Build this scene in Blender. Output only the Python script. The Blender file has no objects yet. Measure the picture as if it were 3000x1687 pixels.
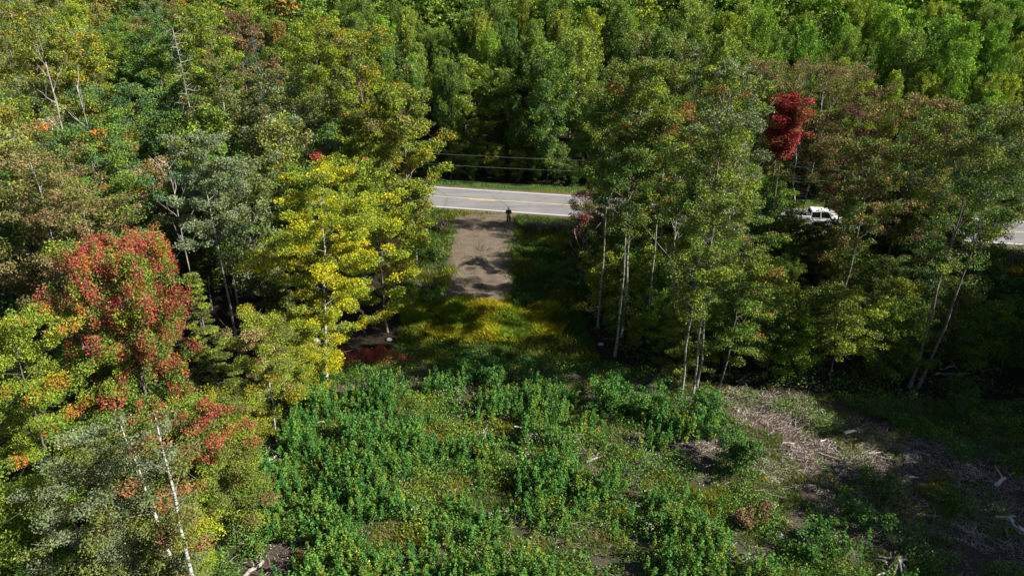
import bpy, bmesh, math, random
import numpy as np
from mathutils import Vector, Matrix, noise as mn

# ------------------------------------------------------------------ camera
TH = math.radians(25.0)          # downward pitch of the drone camera
H = 24.0                         # metres above the clearing
F = 2027.0                       # focal length in pixels of a 3000 px wide frame
sc = bpy.context.scene
cam = bpy.data.cameras.new("camera")
cam.sensor_width = 36.0
cam.lens = 36.0 * F / 3000.0
cam.clip_start = 0.5
cam.clip_end = 6000
camo = bpy.data.objects.new("camera", cam)
camo.location = (0, 0, H)
camo.rotation_euler = (math.radians(90) - TH, 0, 0)
sc.collection.objects.link(camo)
sc.camera = camo

# ------------------------------------------------------------------ light
SUN_EL = math.radians(36)
SUN_AZ = math.atan2(1.0, -0.24)          # from +Y clockwise: sun stands to the right, a little behind
w = bpy.data.worlds.new("World")
sc.world = w
w.use_nodes = True
nt = w.node_tree
sky = nt.nodes.new("ShaderNodeTexSky")
sky.sky_type = 'NISHITA'
sky.sun_disc = False
sky.sun_elevation = SUN_EL
sky.sun_rotation = SUN_AZ
nt.links.new(sky.outputs[0], nt.nodes["Background"].inputs[0])
nt.nodes["Background"].inputs[1].default_value = 0.05
sun = bpy.data.lights.new("sun", 'SUN')
sun.energy = 5.0
sun.angle = math.radians(0.5)
sun.color = (1.0, 0.94, 0.85)
suno = bpy.data.objects.new("sun", sun)
sdir = Vector((math.sin(SUN_AZ) * math.cos(SUN_EL), math.cos(SUN_AZ) * math.cos(SUN_EL), math.sin(SUN_EL)))
suno.rotation_euler = (-sdir).to_track_quat('-Z', 'Y').to_euler()
suno.location = (60, -20, 60)
sc.collection.objects.link(suno)
vs = sc.view_settings
vs.view_transform = 'Standard'
vs.look = 'None'
vs.gamma = 1.0
vs.exposure = 1.02
sc.cycles.max_bounces = 5
sc.cycles.diffuse_bounces = 1
sc.cycles.transmission_bounces = 3
sc.cycles.glossy_bounces = 2

rng = np.random.default_rng(7)
random.seed(7)
CT, ST = math.cos(TH), math.sin(TH)

# ------------------------------------------------------------------ projection helpers (native photo pixels <-> world)
def project(x, y, z):
    dep = y * CT + (H - z) * ST
    dep = np.maximum(dep, 0.1)
    return 1500 + F * x / dep, 843.5 + F * (y * ST * 1.0 - (H - z) * CT) / dep * -1.0

def ray(px, py):
    v = (843.5 - py) / F
    return np.array([(px - 1500) / F, CT + v * ST, -ST + v * CT])

def on_plane(px, py, z=0.0):
    r = ray(px, py)
    t = (H - z) / -r[2]
    return r[0] * t, r[1] * t

ROADZ = 0.55
edge = [((1256, 549), (1287, 602)), ((1716, 581.5), (1669, 627.6)), ((2940, 653.6), (2958, 704.6))]
cp = []
for a, b in edge:
    pa, pb = on_plane(*a, ROADZ), on_plane(*b, ROADZ)
    cp.append(((pa[0] + pb[0]) / 2, (pa[1] + pb[1]) / 2))
cp = np.array(cp)
RC = np.polyfit(cp[:, 0], cp[:, 1], 2)
RC[0] *= 0.6
RC2 = np.polyfit(cp[:, 0], cp[:, 1] - RC[0] * cp[:, 0] ** 2, 1)
RC = np.array([RC[0], RC2[0], RC2[1]])
def road_y(x):
    xc = np.clip(x, -110, 110)
    base = np.polyval(RC, xc)
    return base + (x - xc) * (2 * RC[0] * xc + RC[1])
ROADW = 3.4

# pad axis in world
PA = np.array(on_plane(1395, 918, 0.5)); PB = np.array(on_plane(1418, 645, 0.6))
def pad_d(x, y):
    """signed distance-like value: negative inside the gravel pad"""
    ax = (PB - PA); L = np.hypot(*ax); ax = ax / L
    rx, ry = x - PA[0], y - PA[1]
    s = rx * ax[0] + ry * ax[1]
    o = rx * ax[1] - ry * ax[0]
    hw = 2.3 + 0.9 * np.clip(s / L, 0, 1)
    dx = np.abs(o) - hw
    dy = np.maximum(-s, s - L - 2.0)
    return np.where((dx > 0) & (dy > 0), np.hypot(np.maximum(dx, 0), np.maximum(dy, 0)), np.maximum(dx, dy))

def vnoise(x, y, s, seed=0.0):
    """cheap smooth pseudo noise, vectorised, about -1..1"""
    x = x / s + seed * 17.3; y = y / s + seed * 9.1
    return (np.sin(x * 1.7 + 1.3 * np.sin(y * 1.1 + seed)) + np.sin(y * 1.9 + 1.7 * np.sin(x * 0.9 + 2 + seed))
            + np.sin((x + y) * 1.3 + 1.1 * np.sin((x - y) * 1.4))) / 3.0

def sstep(a, b, v):
    t = np.clip((v - a) / (b - a), 0, 1)
    return t * t * (3 - 2 * t)

def terr(x, y):
    x = np.asarray(x, float); y = np.asarray(y, float)
    z = 0.16 * vnoise(x, y, 4.0, 1) + 0.09 * vnoise(x, y, 1.3, 2) + 0.05 * vnoise(x, y, 0.5, 3)
    d = y - road_y(x)
    corr = 1 - sstep(4.6, 8.0, np.abs(d))
    z = z * (1 - corr) + (ROADZ - 0.03) * corr
    pd = pad_d(x, y)
    pz = 0.55 + 0.07 * vnoise(x, y, 1.8, 5) + 0.03 * vnoise(x, y, 0.6, 6) - 0.06 * np.exp(-((np.abs((x - PA[0]) * 0.995 + (y - PA[1]) * 0.03 - 0.1) - 0.8) / 0.22) ** 2)
    k = (1 - sstep(-0.4, 1.3, pd)) * (1 - corr)
    z = z * (1 - k) + pz * k
    rise = np.clip(y - road_y(x) - 12.0, 0, 75)
    z = z + 0.125 * rise * rise / (rise + 6.0)
    z = z + 2.0 * sstep(40, 110, -x) 
    return z

def gp(px, py):
    r = ray(px, py)
    t = (H - 0.2) / max(-r[2], 0.02)
    for _ in range(6):
        z = float(terr(r[0] * t, r[1] * t))
        t = (H - z) / max(-r[2], 0.02)
    return np.array([r[0] * t, r[1] * t, float(terr(r[0] * t, r[1] * t))])

def in_poly(px, py, poly):
    px = np.asarray(px); py = np.asarray(py)
    inside = np.zeros(px.shape, bool)
    n = len(poly)
    for i in range(n):
        x1, y1 = poly[i]; x2, y2 = poly[(i + 1) % n]
        c = ((y1 > py) != (y2 > py)) & (px < (x2 - x1) * (py - y1) / (y2 - y1 + 1e-9) + x1)
        inside ^= c
    return inside

def wpoly(pts):
    """a photo outline on the ground turned into a world outline"""
    return [tuple(gp(*p)[:2]) for p in pts]

# ------------------------------------------------------------------ object helpers
C = sc.collection
def tag(o, label=None, cat=None, group=None, kind=None):
    if label: o['label'] = label
    if cat: o['category'] = cat
    if group: o['group'] = group
    if kind: o['kind'] = kind
    return o

def empty(name, loc, rz=0.0):
    o = bpy.data.objects.new(name, None)
    o.empty_display_size = 0.3
    o.location = loc
    o.rotation_euler = (0, 0, rz)
    C.objects.link(o)
    return o

def np_mesh(name, verts, quads, mat, col=None, smooth=False, tris=None):
    me = bpy.data.meshes.new(name)
    verts = np.ascontiguousarray(verts, np.float32)
    nq = len(quads); ntr = 0 if tris is None else len(tris)
    me.vertices.add(len(verts))
    me.vertices.foreach_set("co", verts.ravel())
    idx = np.ascontiguousarray(quads, np.int32).ravel()
    starts = np.arange(nq, dtype=np.int32) * 4
    if ntr:
        idx = np.concatenate([idx, np.ascontiguousarray(tris, np.int32).ravel()])
        starts = np.concatenate([starts, nq * 4 + np.arange(ntr, dtype=np.int32) * 3])
    me.loops.add(len(idx))
    me.loops.foreach_set("vertex_index", idx)
    me.polygons.add(nq + ntr)
    me.polygons.foreach_set("loop_start", starts)
    if smooth:
        me.polygons.foreach_set("use_smooth", np.ones(nq + ntr, bool))
    if col is not None:
        at = me.color_attributes.new("Col", 'FLOAT_COLOR', 'POINT')
        c4 = np.ones((len(verts), 4), np.float32)
        c4[:, :3] = col
        at.data.foreach_set("color", c4.ravel())
    me.update(calc_edges=True)
    me.materials.append(mat)
    return me

def mesh_obj(name, me, parent=None, loc=None):
    o = bpy.data.objects.new(name, me)
    C.objects.link(o)
    if parent is not None:
        o.parent = parent
    if loc is not None:
        o.location = loc
    return o

def bm_obj(name, bm, mat, parent=None, loc=None, smooth=False):
    me = bpy.data.meshes.new(name)
    bmesh.ops.recalc_face_normals(bm, faces=bm.faces)
    bm.to_mesh(me)
    bm.free()
    me.materials.append(mat)
    if smooth:
        for p in me.polygons: p.use_smooth = True
    return mesh_obj(name, me, parent, loc)

# ------------------------------------------------------------------ materials
def new_mat(name):
    m = bpy.data.materials.new(name)
    m.use_nodes = True
    nt = m.node_tree
    return m, nt, nt.nodes["Principled BSDF"], nt.nodes, nt.links

def leaf_mat(name, trans=0.17, rough=0.6, spec=0.10, tint=(1, 1, 1)):
    m, nt, p, N, L = new_mat(name)
    at = N.new("ShaderNodeVertexColor"); at.layer_name = "Col"
    oi = N.new("ShaderNodeObjectInfo")
    mul = N.new("ShaderNodeMix"); mul.data_type = 'RGBA'; mul.blend_type = 'MULTIPLY'
    mul.inputs[0].default_value = 1.0
    L.new(at.outputs[0], mul.inputs[6]); L.new(oi.outputs['Color'], mul.inputs[7])
    p.inputs['Roughness'].default_value = rough
    p.inputs['Specular IOR Level'].default_value = spec
    L.new(mul.outputs[2], p.inputs['Base Color'])
    tr = N.new("ShaderNodeBsdfTranslucent")
    g = N.new("ShaderNodeMix"); g.data_type = 'RGBA'; g.blend_type = 'MULTIPLY'; g.inputs[0].default_value = 1
    g.inputs[7].default_value = (1.25, 1.2, 0.55, 1)
    L.new(mul.outputs[2], g.inputs[6]); L.new(g.outputs[2], tr.inputs[0])
    mx = N.new("ShaderNodeMixShader"); mx.inputs[0].default_value = trans
    L.new(p.outputs[0], mx.inputs[1]); L.new(tr.outputs[0], mx.inputs[2])
    L.new(mx.outputs[0], N["Material Output"].inputs[0])
    return m
M_LEAF = leaf_mat("leaf")
M_NEEDLE = leaf_mat("needle", trans=0.15, rough=0.6, spec=0.25)
M_GRASS = leaf_mat("grass_blade", trans=0.35, rough=0.6, spec=0.25)

def bark_mat(name, c1, c2, scale=3.0, band=False, c3=None):
    m, nt, p, N, L = new_mat(name)
    tc = N.new("ShaderNodeTexCoord")
    mp = N.new("ShaderNodeMapping")
    mp.inputs['Scale'].default_value = (1, 1, 6) if band else (4, 4, 0.7)
    L.new(tc.outputs['Object'], mp.inputs[0])
    nz = N.new("ShaderNodeTexNoise"); nz.inputs['Scale'].default_value = scale
    nz.inputs['Detail'].default_value = 6
    L.new(mp.outputs[0], nz.inputs[0])
    cr = N.new("ShaderNodeValToRGB")
    cr.color_ramp.elements[0].position = 0.40 if band else 0.3
    cr.color_ramp.elements[1].position = 0.52 if band else 0.7
    cr.color_ramp.elements[0].color = (*c1, 1); cr.color_ramp.elements[1].color = (*c2, 1)
    L.new(nz.outputs[0], cr.inputs[0])
    L.new(cr.outputs[0], p.inputs['Base Color'])
    p.inputs['Roughness'].default_value = 0.85
    b = N.new("ShaderNodeBump"); b.inputs['Strength'].default_value = 0.5; b.inputs['Distance'].default_value = 0.03
    L.new(nz.outputs[0], b.inputs['Height']); L.new(b.outputs[0], p.inputs['Normal'])
    return m
M_BIRCH = bark_mat("birch_bark", (0.06, 0.05, 0.045), (0.52, 0.50, 0.46), 2.0, True)
M_ASPEN = bark_mat("aspen_bark", (0.07, 0.065, 0.05), (0.27, 0.265, 0.21), 2.2, True)
M_BARK = bark_mat("grey_bark", (0.07, 0.06, 0.05), (0.22, 0.19, 0.16))
M_LIMB = bark_mat("limb_bark", (0.05, 0.04, 0.032), (0.13, 0.11, 0.09))
M_LIMBP = bark_mat("pale_limb_bark", (0.10, 0.085, 0.07), (0.30, 0.28, 0.24))
M_DEAD = bark_mat("weathered_wood", (0.14, 0.13, 0.115), (0.38, 0.36, 0.33))
M_TWIG = bark_mat("slash_wood", (0.16, 0.12, 0.095), (0.50, 0.43, 0.37))
M_WOOD = bark_mat("cut_wood", (0.45, 0.38, 0.30), (0.75, 0.68, 0.58))

def plain(name, col, rough=0.5, metal=0.0, spec=0.5, nscale=20, amt=0.15):
    m, nt, p, N, L = new_mat(name)
    nz = N.new("ShaderNodeTexNoise"); nz.inputs['Scale'].default_value = nscale; nz.inputs['Detail'].default_value = 4
    tc = N.new("ShaderNodeTexCoord"); L.new(tc.outputs['Object'], nz.inputs[0])
    cr = N.new("ShaderNodeValToRGB")
    cr.color_ramp.elements[0].color = (*[c * (1 - amt) for c in col], 1)
    cr.color_ramp.elements[1].color = (*[min(1, c * (1 + amt)) for c in col], 1)
    L.new(nz.outputs[0], cr.inputs[0]); L.new(cr.outputs[0], p.inputs['Base Color'])
    p.inputs['Roughness'].default_value = rough; p.inputs['Metallic'].default_value = metal
    p.inputs['Specular IOR Level'].default_value = spec
    return m

# ------------------------------------------------------------------ palettes (linear albedo)
P = dict(
    green=(0.064, 0.130, 0.024), green2=(0.108, 0.168, 0.026), deep=(0.035, 0.085, 0.022),
    bluegreen=(0.060, 0.120, 0.055), greygreen=(0.130, 0.165, 0.085), ygreen=(0.165, 0.215, 0.022),
    lime=(0.19, 0.245, 0.018), olive=(0.108, 0.132, 0.028), oliveb=(0.128, 0.120, 0.040), brown=(0.135, 0.085, 0.045),
    tan=(0.21, 0.15, 0.07), gold=(0.24, 0.20, 0.015), yellow=(0.34, 0.31, 0.012), orange=(0.34, 0.115, 0.022),
    red=(0.30, 0.050, 0.050), crimson=(0.19, 0.022, 0.026), purple=(0.11, 0.045, 0.05), maroon=(0.13, 0.03, 0.025),
    conif=(0.030, 0.060, 0.022), conify=(0.085, 0.110, 0.020), blues=(0.045, 0.085, 0.065), rust=(0.22, 0.085, 0.035),
    vivid=(0.048, 0.136, 0.028), vivid2=(0.080, 0.178, 0.030),
)
def pal(spec):
    names = list(spec.keys()); wts = np.array([spec[k] for k in names], float); wts /= wts.sum()
    return np.array([P[k] for k in names]), wts

# ------------------------------------------------------------------ geometry kernels
def tube_np(path, radii, sides=6):
    path = np.asarray(path, float); n = len(path)
    V = []; Q = []
    t = np.gradient(path, axis=0)
    t /= np.linalg.norm(t, axis=1)[:, None] + 1e-9
    ref = np.array([0.31, 0.95, 0.1]) if abs(t[:, 1]).mean() < 0.8 else np.array([1.0, 0, 0.2])
    u = np.cross(t, ref); u /= np.linalg.norm(u, axis=1)[:, None] + 1e-9
    v = np.cross(t, u)
    ang = np.linspace(0, 2 * math.pi, sides, endpoint=False)
    for i in range(n):
        V.append(path[i] + radii[i] * (np.cos(ang)[:, None] * u[i] + np.sin(ang)[:, None] * v[i]))
    V = np.concatenate(V)
    for i in range(n - 1):
        for k in range(sides):
            a = i * sides + k; b = i * sides + (k + 1) % sides
            Q.append((a, b, b + sides, a + sides))
    # end caps
    if sides == 4:
        Q.append((0, 1, 2, 3)); e = (n - 1) * sides; Q.append((e, e + 1, e + 2, e + 3))
    elif sides == 6:
        for e in (0, (n - 1) * sides):
            Q.append((e, e + 1, e + 2, e + 3)); Q.append((e, e + 3, e + 4, e + 5))
    elif sides == 8:
        for e in (0, (n - 1) * sides):
            Q.append((e, e + 1, e + 2, e + 3)); Q.append((e, e + 3, e + 4, e + 7)); Q.append((e + 4, e + 5, e + 6, e + 7))
    return V, np.array(Q, np.int32)

def merge(parts):
    Vs = []; Qs = []; o = 0
    for v, q in parts:
        Vs.append(v); Qs.append(q + o); o += len(v)
    return np.concatenate(Vs), np.concatenate(Qs)

def leaf_quads(cen, size, up=0.5, asp=0.62, droop=None):
    n = len(cen)
    nr = rng.normal(size=(n, 3)); nr[:, 2] += up * 1.6
    nr /= np.linalg.norm(nr, axis=1)[:, None] + 1e-9
    a = np.cross(nr, rng.normal(size=(n, 3)))
    a /= np.linalg.norm(a, axis=1)[:, None] + 1e-9
    b = np.cross(nr, a)
    s = size * rng.uniform(0.65, 1.3, n)[:, None]
    V = np.stack([cen + a * s, cen + b * s * asp, cen - a * s, cen - b * s * asp], 1).reshape(-1, 3)
    Q = np.arange(4 * n, dtype=np.int32).reshape(n, 4)
    return V, Q

def jitter_cols(base, jit=0.22):
    n = len(base)
    k = np.exp(rng.normal(0, jit, (n, 1)))
    hue = 1 + rng.normal(0, 0.06, (n, 3))
    return np.clip(base * k * hue * 1.3, 0.003, 0.85)

def crown_profile(shape, t):
    if shape == 'oval':   return max(0.12, math.sin(math.pi * (0.12 + 0.80 * t)) ** 0.8)
    if shape == 'round':  return max(0.2, math.sqrt(max(0, 1 - (2 * t - 0.85) ** 2 / 1.4)))
    if shape == 'flame':  return (0.45 + 0.55 * min(1, t / 0.28)) * (1 - max(0, t - 0.3) / 0.7) ** 0.75 + 0.10
    if shape == 'cone':   return 1.0 - 0.93 * t
    if shape == 'spire':  return (1.0 - 0.9 * t) * (0.6 + 0.4 * math.sin(min(1, t * 4) * 1.57))
    if shape == 'vase':   return 0.35 + 0.75 * math.sin(math.pi * (0.05 + 0.75 * t))
    return 1.0

def make_tree(h, base, width, spec, n_leaf=6000, leaf=0.12, shape='oval', clump=0.7, limbs=26, rtrunk=0.13,
              rise=0.55, tips=None, lean=(0, 0), trunk='aspen', droop=0.0, stems=1, up=0.5, sparse=1.0, flat=0.6,
              needle=False, fork=False, layered=0.0, open_in=0.35):
    """returns (trunk mesh, crown mesh) around the origin at the trunk foot"""
    parts = []; limbp = []; cl = []; cr = []; cw = []
    R = width / 2
    cols, wts = pal(spec)
    tcols, twts = pal(tips) if tips else (None, None)
    for s in range(stems):
        so = np.array([0, 0, 0.0]) if stems == 1 else np.array([rng.uniform(-.5, .5) * 0.9, rng.uniform(-.5, .5) * 0.9, 0])
        hs = h * (1 if s == 0 else rng.uniform(0.8, 0.98))
        n = 10
        zz = np.linspace(0, 1, n)
        bend = np.cumsum(rng.normal(0, 0.075 * width / 5, (n, 2)), axis=0)
        bend[0] = 0
        spread = np.array([so[0], so[1]]) * 2.2 if stems > 1 else np.zeros(2)
        path = np.stack([so[0] + lean[0] * zz ** 1.2 + bend[:, 0] + spread[0] * zz,
                         so[1] + lean[1] * zz ** 1.2 + bend[:, 1] + spread[1] * zz, hs * zz * 0.985], 1)
        path[0, 2] = -0.35
        rad = rtrunk * 0.55 * (1 - zz) ** 0.8 * (0.75 if stems > 1 else 1) + 0.012
        rad[0] *= 1.35
        parts.append(tube_np(path, rad, 8))
        nl = max(5, int(limbs / stems))
        az = rng.uniform(0, 6.28)
        for i in range(nl):
            t = (i + rng.uniform(0.1, 0.9)) / nl
            hh = base + (hs - base) * t
            k = hh / hs * (n - 1); i0 = min(int(k), n - 2); fr = k - i0
            st = path[i0] * (1 - fr) + path[i0 + 1] * fr
            az += 2.4 + rng.uniform(-.5, .5)
            Lb = R * crown_profile(shape, t) * rng.uniform(0.62, 1.12)
            if layered and rng.random() < 0.3: Lb *= 0.4
            el = min(rise * (0.7 + 0.6 * t) * rng.uniform(0.7, 1.25), 1.2)
            Lb = min(Lb, max(0.3, (hs - st[2]) * 1.02 / max(math.tan(el), .05) + 0.30 * R * (0.4 + 0.6 * rng.random())))
            dr = np.array([math.cos(az), math.sin(az), 0])
            m = 5
            q = np.linspace(0, 1, m)
            bp = st + dr * (Lb * q)[:, None]
            bp[:, 2] += Lb * math.tan(el) * q - droop * Lb * q ** 2.2 
            bp[1:, :2] += rng.normal(0, 0.06 * Lb, (m - 1, 2)).cumsum(axis=0) * 0.6
            bp[:, 2] = np.minimum(bp[:, 2], st[2] + (h - st[2]) * 0.95 + 0.1)
            br = min(max(0.010, rad[i0] * 0.34), 0.05)
            limbp.append(tube_np(bp, br * (1 - 0.8 * q) + 0.005, 4))
            ncl = max(1, int(Lb / (clump * 0.62)))
            for j in range(ncl):
                u = open_in + (1.03 - open_in) * (j + rng.uniform(0, 1)) / ncl
                kk = min(u, 0.999) * (m - 1); j0 = int(kk); ff = kk - j0
                c = bp[j0] * (1 - ff) + bp[j0 + 1] * ff + rng.normal(0, clump * 0.35, 3) * np.array([1, 1, 0.6 if not flat else flat])
                cl.append(c); cr.append(clump * rng.uniform(0.55, 1.25) * (0.7 + 0.3 * crown_profile(shape, t)))
                cw.append((u, t))
                if not needle and Lb > 1.2 and rng.random() < 0.45:
                    e = c + rng.normal(0, clump * 0.8, 3)
                    limbp.append(tube_np(np.stack([bp[j0], (bp[j0] + e) / 2 + rng.normal(0, .05, 3), e]), [br * .5, br * .35, 0.005], 4))
        for j in range(3):
            cl.append(path[-1] + rng.normal(0, 0.25, 3) * clump); cr.append(clump * 0.7); cw.append((1, 1))
    cl = np.array(cl); cr = np.array(cr); cw = np.array(cw)
    if sparse < 1:
        keep = rng.random(len(cl)) < sparse
        keep[-3:] = True
        cl, cr, cw = cl[keep], cr[keep], cw[keep]
    nc = len(cl)
    prob = cr ** 2 / (cr ** 2).sum()
    ci = rng.choice(nc, n_leaf, p=prob)
    d = rng.normal(size=(n_leaf, 3)); d /= np.linalg.norm(d, axis=1)[:, None] + 1e-9
    rr = rng.uniform(0.15, 1, (n_leaf, 1)) ** 0.55
    off = d * rr * cr[ci][:, None]
    off[:, 2] *= flat
    if droop: off[:, 2] -= droop * 0.25 * np.linalg.norm(off[:, :2], axis=1)
    cen = cl[ci] + off
    # colour: one base colour per clump, some leaves from anywhere in the palette
    cb = cols[rng.choice(len(cols), nc, p=wts)]
    if tips:
        ptip = np.clip(0.25 + 0.9 * (cw[:, 0] - 0.5) + 0.35 * (cw[:, 1] - 0.4), 0, 0.85) 
        isT = rng.random(nc) < ptip
        cb[isT] = tcols[rng.choice(len(tcols), isT.sum(), p=twts)]
    base_c = cb[ci].copy()
    mixl = rng.random(n_leaf) < 0.22
    base_c[mixl] = cols[rng.choice(len(cols), mixl.sum(), p=wts)]
    clv = np.exp(rng.normal(0, 0.10, nc))
    base_c *= clv[ci][:, None]
    c = jitter_cols(base_c)
    V, Q = leaf_quads(cen, leaf, up, 0.28 if needle else 0.62)
    tv, tq = merge(parts)
    bark = {'birch': M_BIRCH, 'aspen': M_ASPEN, 'grey': M_BARK, 'dead': M_DEAD}[trunk]
    lm = {'birch': M_LIMBP, 'aspen': M_LIMBP, 'grey': M_LIMB, 'dead': M_DEAD}[trunk]
    limb = np_mesh("limbs", *merge(limbp), lm)
    return (np_mesh("trunk", tv, tq, bark, smooth=True), limb), (V, Q, np.repeat(c, 4, 0), M_NEEDLE if needle else M_LEAF)

def tree_meshes(**kw):
    tm, (V, Q, c, m) = make_tree(**kw)
    return tm, np_mesh("crown", V, Q, m, c)

def put_tree(name, tm, cm, loc, rz, scale, label, cat, group=None, tint=(1, 1, 1)):
    e = empty(name, loc, rz)
    e.scale = scale
    t = mesh_obj("trunk", tm[0], e)
    mesh_obj("limbs", tm[1], e)
    if cm is not None:
        c = mesh_obj("crown", cm, e)
        c.color = (*tint, 1)
    tag(e, label, cat, group)
    return e

def top_spot(px, py, d):
    """foot position and height of a vertical tree whose tip shows at photo pixel (px, py) when it stands d metres out"""
    r = ray(px, py)
    t = d / r[1]
    x, z = r[0] * t, H + r[2] * t
    g = float(terr(x, d))
    return x, d, g, z - g

# ------------------------------------------------------------------ ground
def axis(fine0, fine1, step, lo, hi, g=1.25):
    a = list(np.arange(fine0, fine1 + 1e-6, step))
    s = step
    while a[-1] < hi: s *= g; a.append(a[-1] + s)
    s = step
    while a[0] > lo: s *= g; a.insert(0, a[0] - s)
    return np.array(a)
gx = axis(-36, 62, 0.4, -3000, 3000)
gy = axis(14, 88, 0.4, -2500, 3500)
GX, GY = np.meshgrid(gx, gy)
GZ = terr(GX, GY)
V = np.stack([GX.ravel(), GY.ravel(), GZ.ravel()], 1)
nx, ny = len(gx), len(gy)
I = np.arange(nx * ny).reshape(ny, nx)
Q = np.stack([I[:-1, :-1].ravel(), I[:-1, 1:].ravel(), I[1:, 1:].ravel(), I[1:, :-1].ravel()], 1)

PX, PY = project(V[:, 0], V[:, 1], V[:, 2])
CLEAR = wpoly([(560, 1800), (700, 1400), (860, 1120), (1060, 1030), (1400, 1030), (1700, 1060), (2000, 1110), (2300, 1160),
               (3150, 1180), (3400, 1800)])
SLASH = wpoly([(1850, 1280), (2050, 1120), (2400, 1160), (3000, 1400), (3100, 1700), (2500, 1560), (2250, 1400), (2100, 1330)])
YGRASS = wpoly([(1170, 900), (1290, 885), (1500, 895), (1620, 895), (1670, 940), (1640, 985), (1500, 1010), (1300, 1005), (1180, 950)])
OPEN = wpoly([(1160, 1040), (1180, 880), (1200, 690), (1240, 610), (1700, 640), (1700, 800), (1720, 960), (1760, 1060), (1300, 1060)])
vx, vy = V[:, 0], V[:, 1]
rd = np.abs(vy - road_y(vx))
pd = pad_d(vx, vy) + 0.45 * vnoise(vx, vy, 0.9, 4) + 0.3 * vnoise(vx, vy, 0.35, 7) + 0.6 * vnoise(vx, vy, 2.5, 12)
m_dirt = 1 - sstep(-0.1, 0.5, pd)
turn = wpoly([(2950, 735), (3100, 735), (3100, 800), (2960, 790)])
m_dirt = np.maximum(m_dirt, in_poly(vx, vy, turn) * 1.0)
puddle = wpoly([(1200, 800), (1290, 760), (1300, 840), (1210, 850)])
m_dirt = np.maximum(m_dirt, in_poly(vx, vy, puddle) * 0.7)
m_grass = in_poly(vx, vy, OPEN) * 0.9 + in_poly(vx, vy, CLEAR) * sstep(-0.35, 0.45, vnoise(vx, vy, 3.0, 8) + 0.25 * vnoise(vx, vy, 1.0, 9)) * 0.8
m_grass = np.maximum(m_grass, (1 - sstep(8.5, 10.5, rd)) * 1.0)
m_grass = np.clip(m_grass - in_poly(vx, vy, SLASH) * (0.75 + 0.4 * vnoise(vx, vy, 1.5, 91)), 0, 1)
m_grass[m_dirt > 0.5] *= 0.2
m_should = (1 - sstep(4.3, 5.1, rd + 0.3 * vnoise(vx, vy, 0.7, 3)))
m_slash = in_poly(vx, vy, CLEAR) * 1.0
gc = np.stack([m_grass, np.maximum(m_dirt, m_should * 0.75), m_slash], 1)

m, nt, p, N, L = new_mat("ground_cover_soil")
at = N.new("ShaderNodeVertexColor"); at.layer_name = "Col"
sp = N.new("ShaderNodeSeparateColor"); L.new(at.outputs[0], sp.inputs[0])
tc = N.new("ShaderNodeTexCoord")
def nz(scale, det=8, rough=0.6, src='Object'):
    n = N.new("ShaderNodeTexNoise"); n.inputs['Scale'].default_value = scale
    n.inputs['Detail'].default_value = det; n.inputs['Roughness'].default_value = rough
    L.new(tc.outputs[src], n.inputs[0]); return n
def ramp(n, stops):
    c = N.new("ShaderNodeValToRGB")
    c.color_ramp.elements[0].position = stops[0][0]; c.color_ramp.elements[0].color = (*stops[0][1], 1)
    c.color_ramp.elements[1].position = stops[-1][0]; c.color_ramp.elements[1].color = (*stops[-1][1], 1)
    for s in stops[1:-1]:
        e = c.color_ramp.elements.new(s[0]); e.color = (*s[1], 1)
    L.new(n.outputs[0], c.inputs[0]); return c
def mixc(f, a, b):
    x = N.new("ShaderNodeMix"); x.data_type = 'RGBA'
    L.new(f, x.inputs[0]); L.new(a, x.inputs[6]); L.new(b, x.inputs[7]); return x.outputs[2]
n1 = nz(5); n2 = nz(1.6); n3 = nz(22, 6, 0.75); n4 = nz(0.7)
litter = ramp(n1, [(0.3, (0.014, 0.012, 0.008)), (0.52, (0.034, 0.027, 0.018)), (0.72, (0.07, 0.053, 0.035))])
slash = ramp(n3, [(0.3, (0.022, 0.017, 0.013)), (0.5, (0.075, 0.058, 0.046)), (0.60, (0.19, 0.155, 0.125)), (0.72, (0.36, 0.31, 0.27))])
grass = ramp(n1, [(0.3, (0.018, 0.034, 0.008)), (0.5, (0.045, 0.075, 0.014)), (0.7, (0.10, 0.12, 0.022))])
dirt = ramp(n3, [(0.25, (0.105, 0.082, 0.062)), (0.5, (0.185, 0.148, 0.112)), (0.72, (0.28, 0.23, 0.18))])
dirt2 = ramp(n2, [(0.35, (0.78, 0.76, 0.74)), (0.65, (1.1, 1.08, 1.05))])
md = N.new("ShaderNodeMix"); md.data_type = 'RGBA'; md.blend_type = 'MULTIPLY'; md.inputs[0].default_value = 1
L.new(dirt.outputs[0], md.inputs[6]); L.new(dirt2.outputs[0], md.inputs[7])
c = mixc(sp.outputs[2], litter.outputs[0], slash.outputs[0])
c = mixc(sp.outputs[0], c, grass.outputs[0])
c = mixc(sp.outputs[1], c, md.outputs[2])
L.new(c, p.inputs['Base Color'])
p.inputs['Roughness'].default_value = 0.95
p.inputs['Specular IOR Level'].default_value = 0.1
bp_ = N.new("ShaderNodeBump"); bp_.inputs['Strength'].default_value = 0.9; bp_.inputs['Distance'].default_value = 0.12
L.new(n3.outputs[0], bp_.inputs['Height']); L.new(bp_.outputs[0], p.inputs['Normal'])
g = mesh_obj("ground", np_mesh("ground", V, Q, m, gc, smooth=True))
tag(g, kind='structure')

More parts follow.
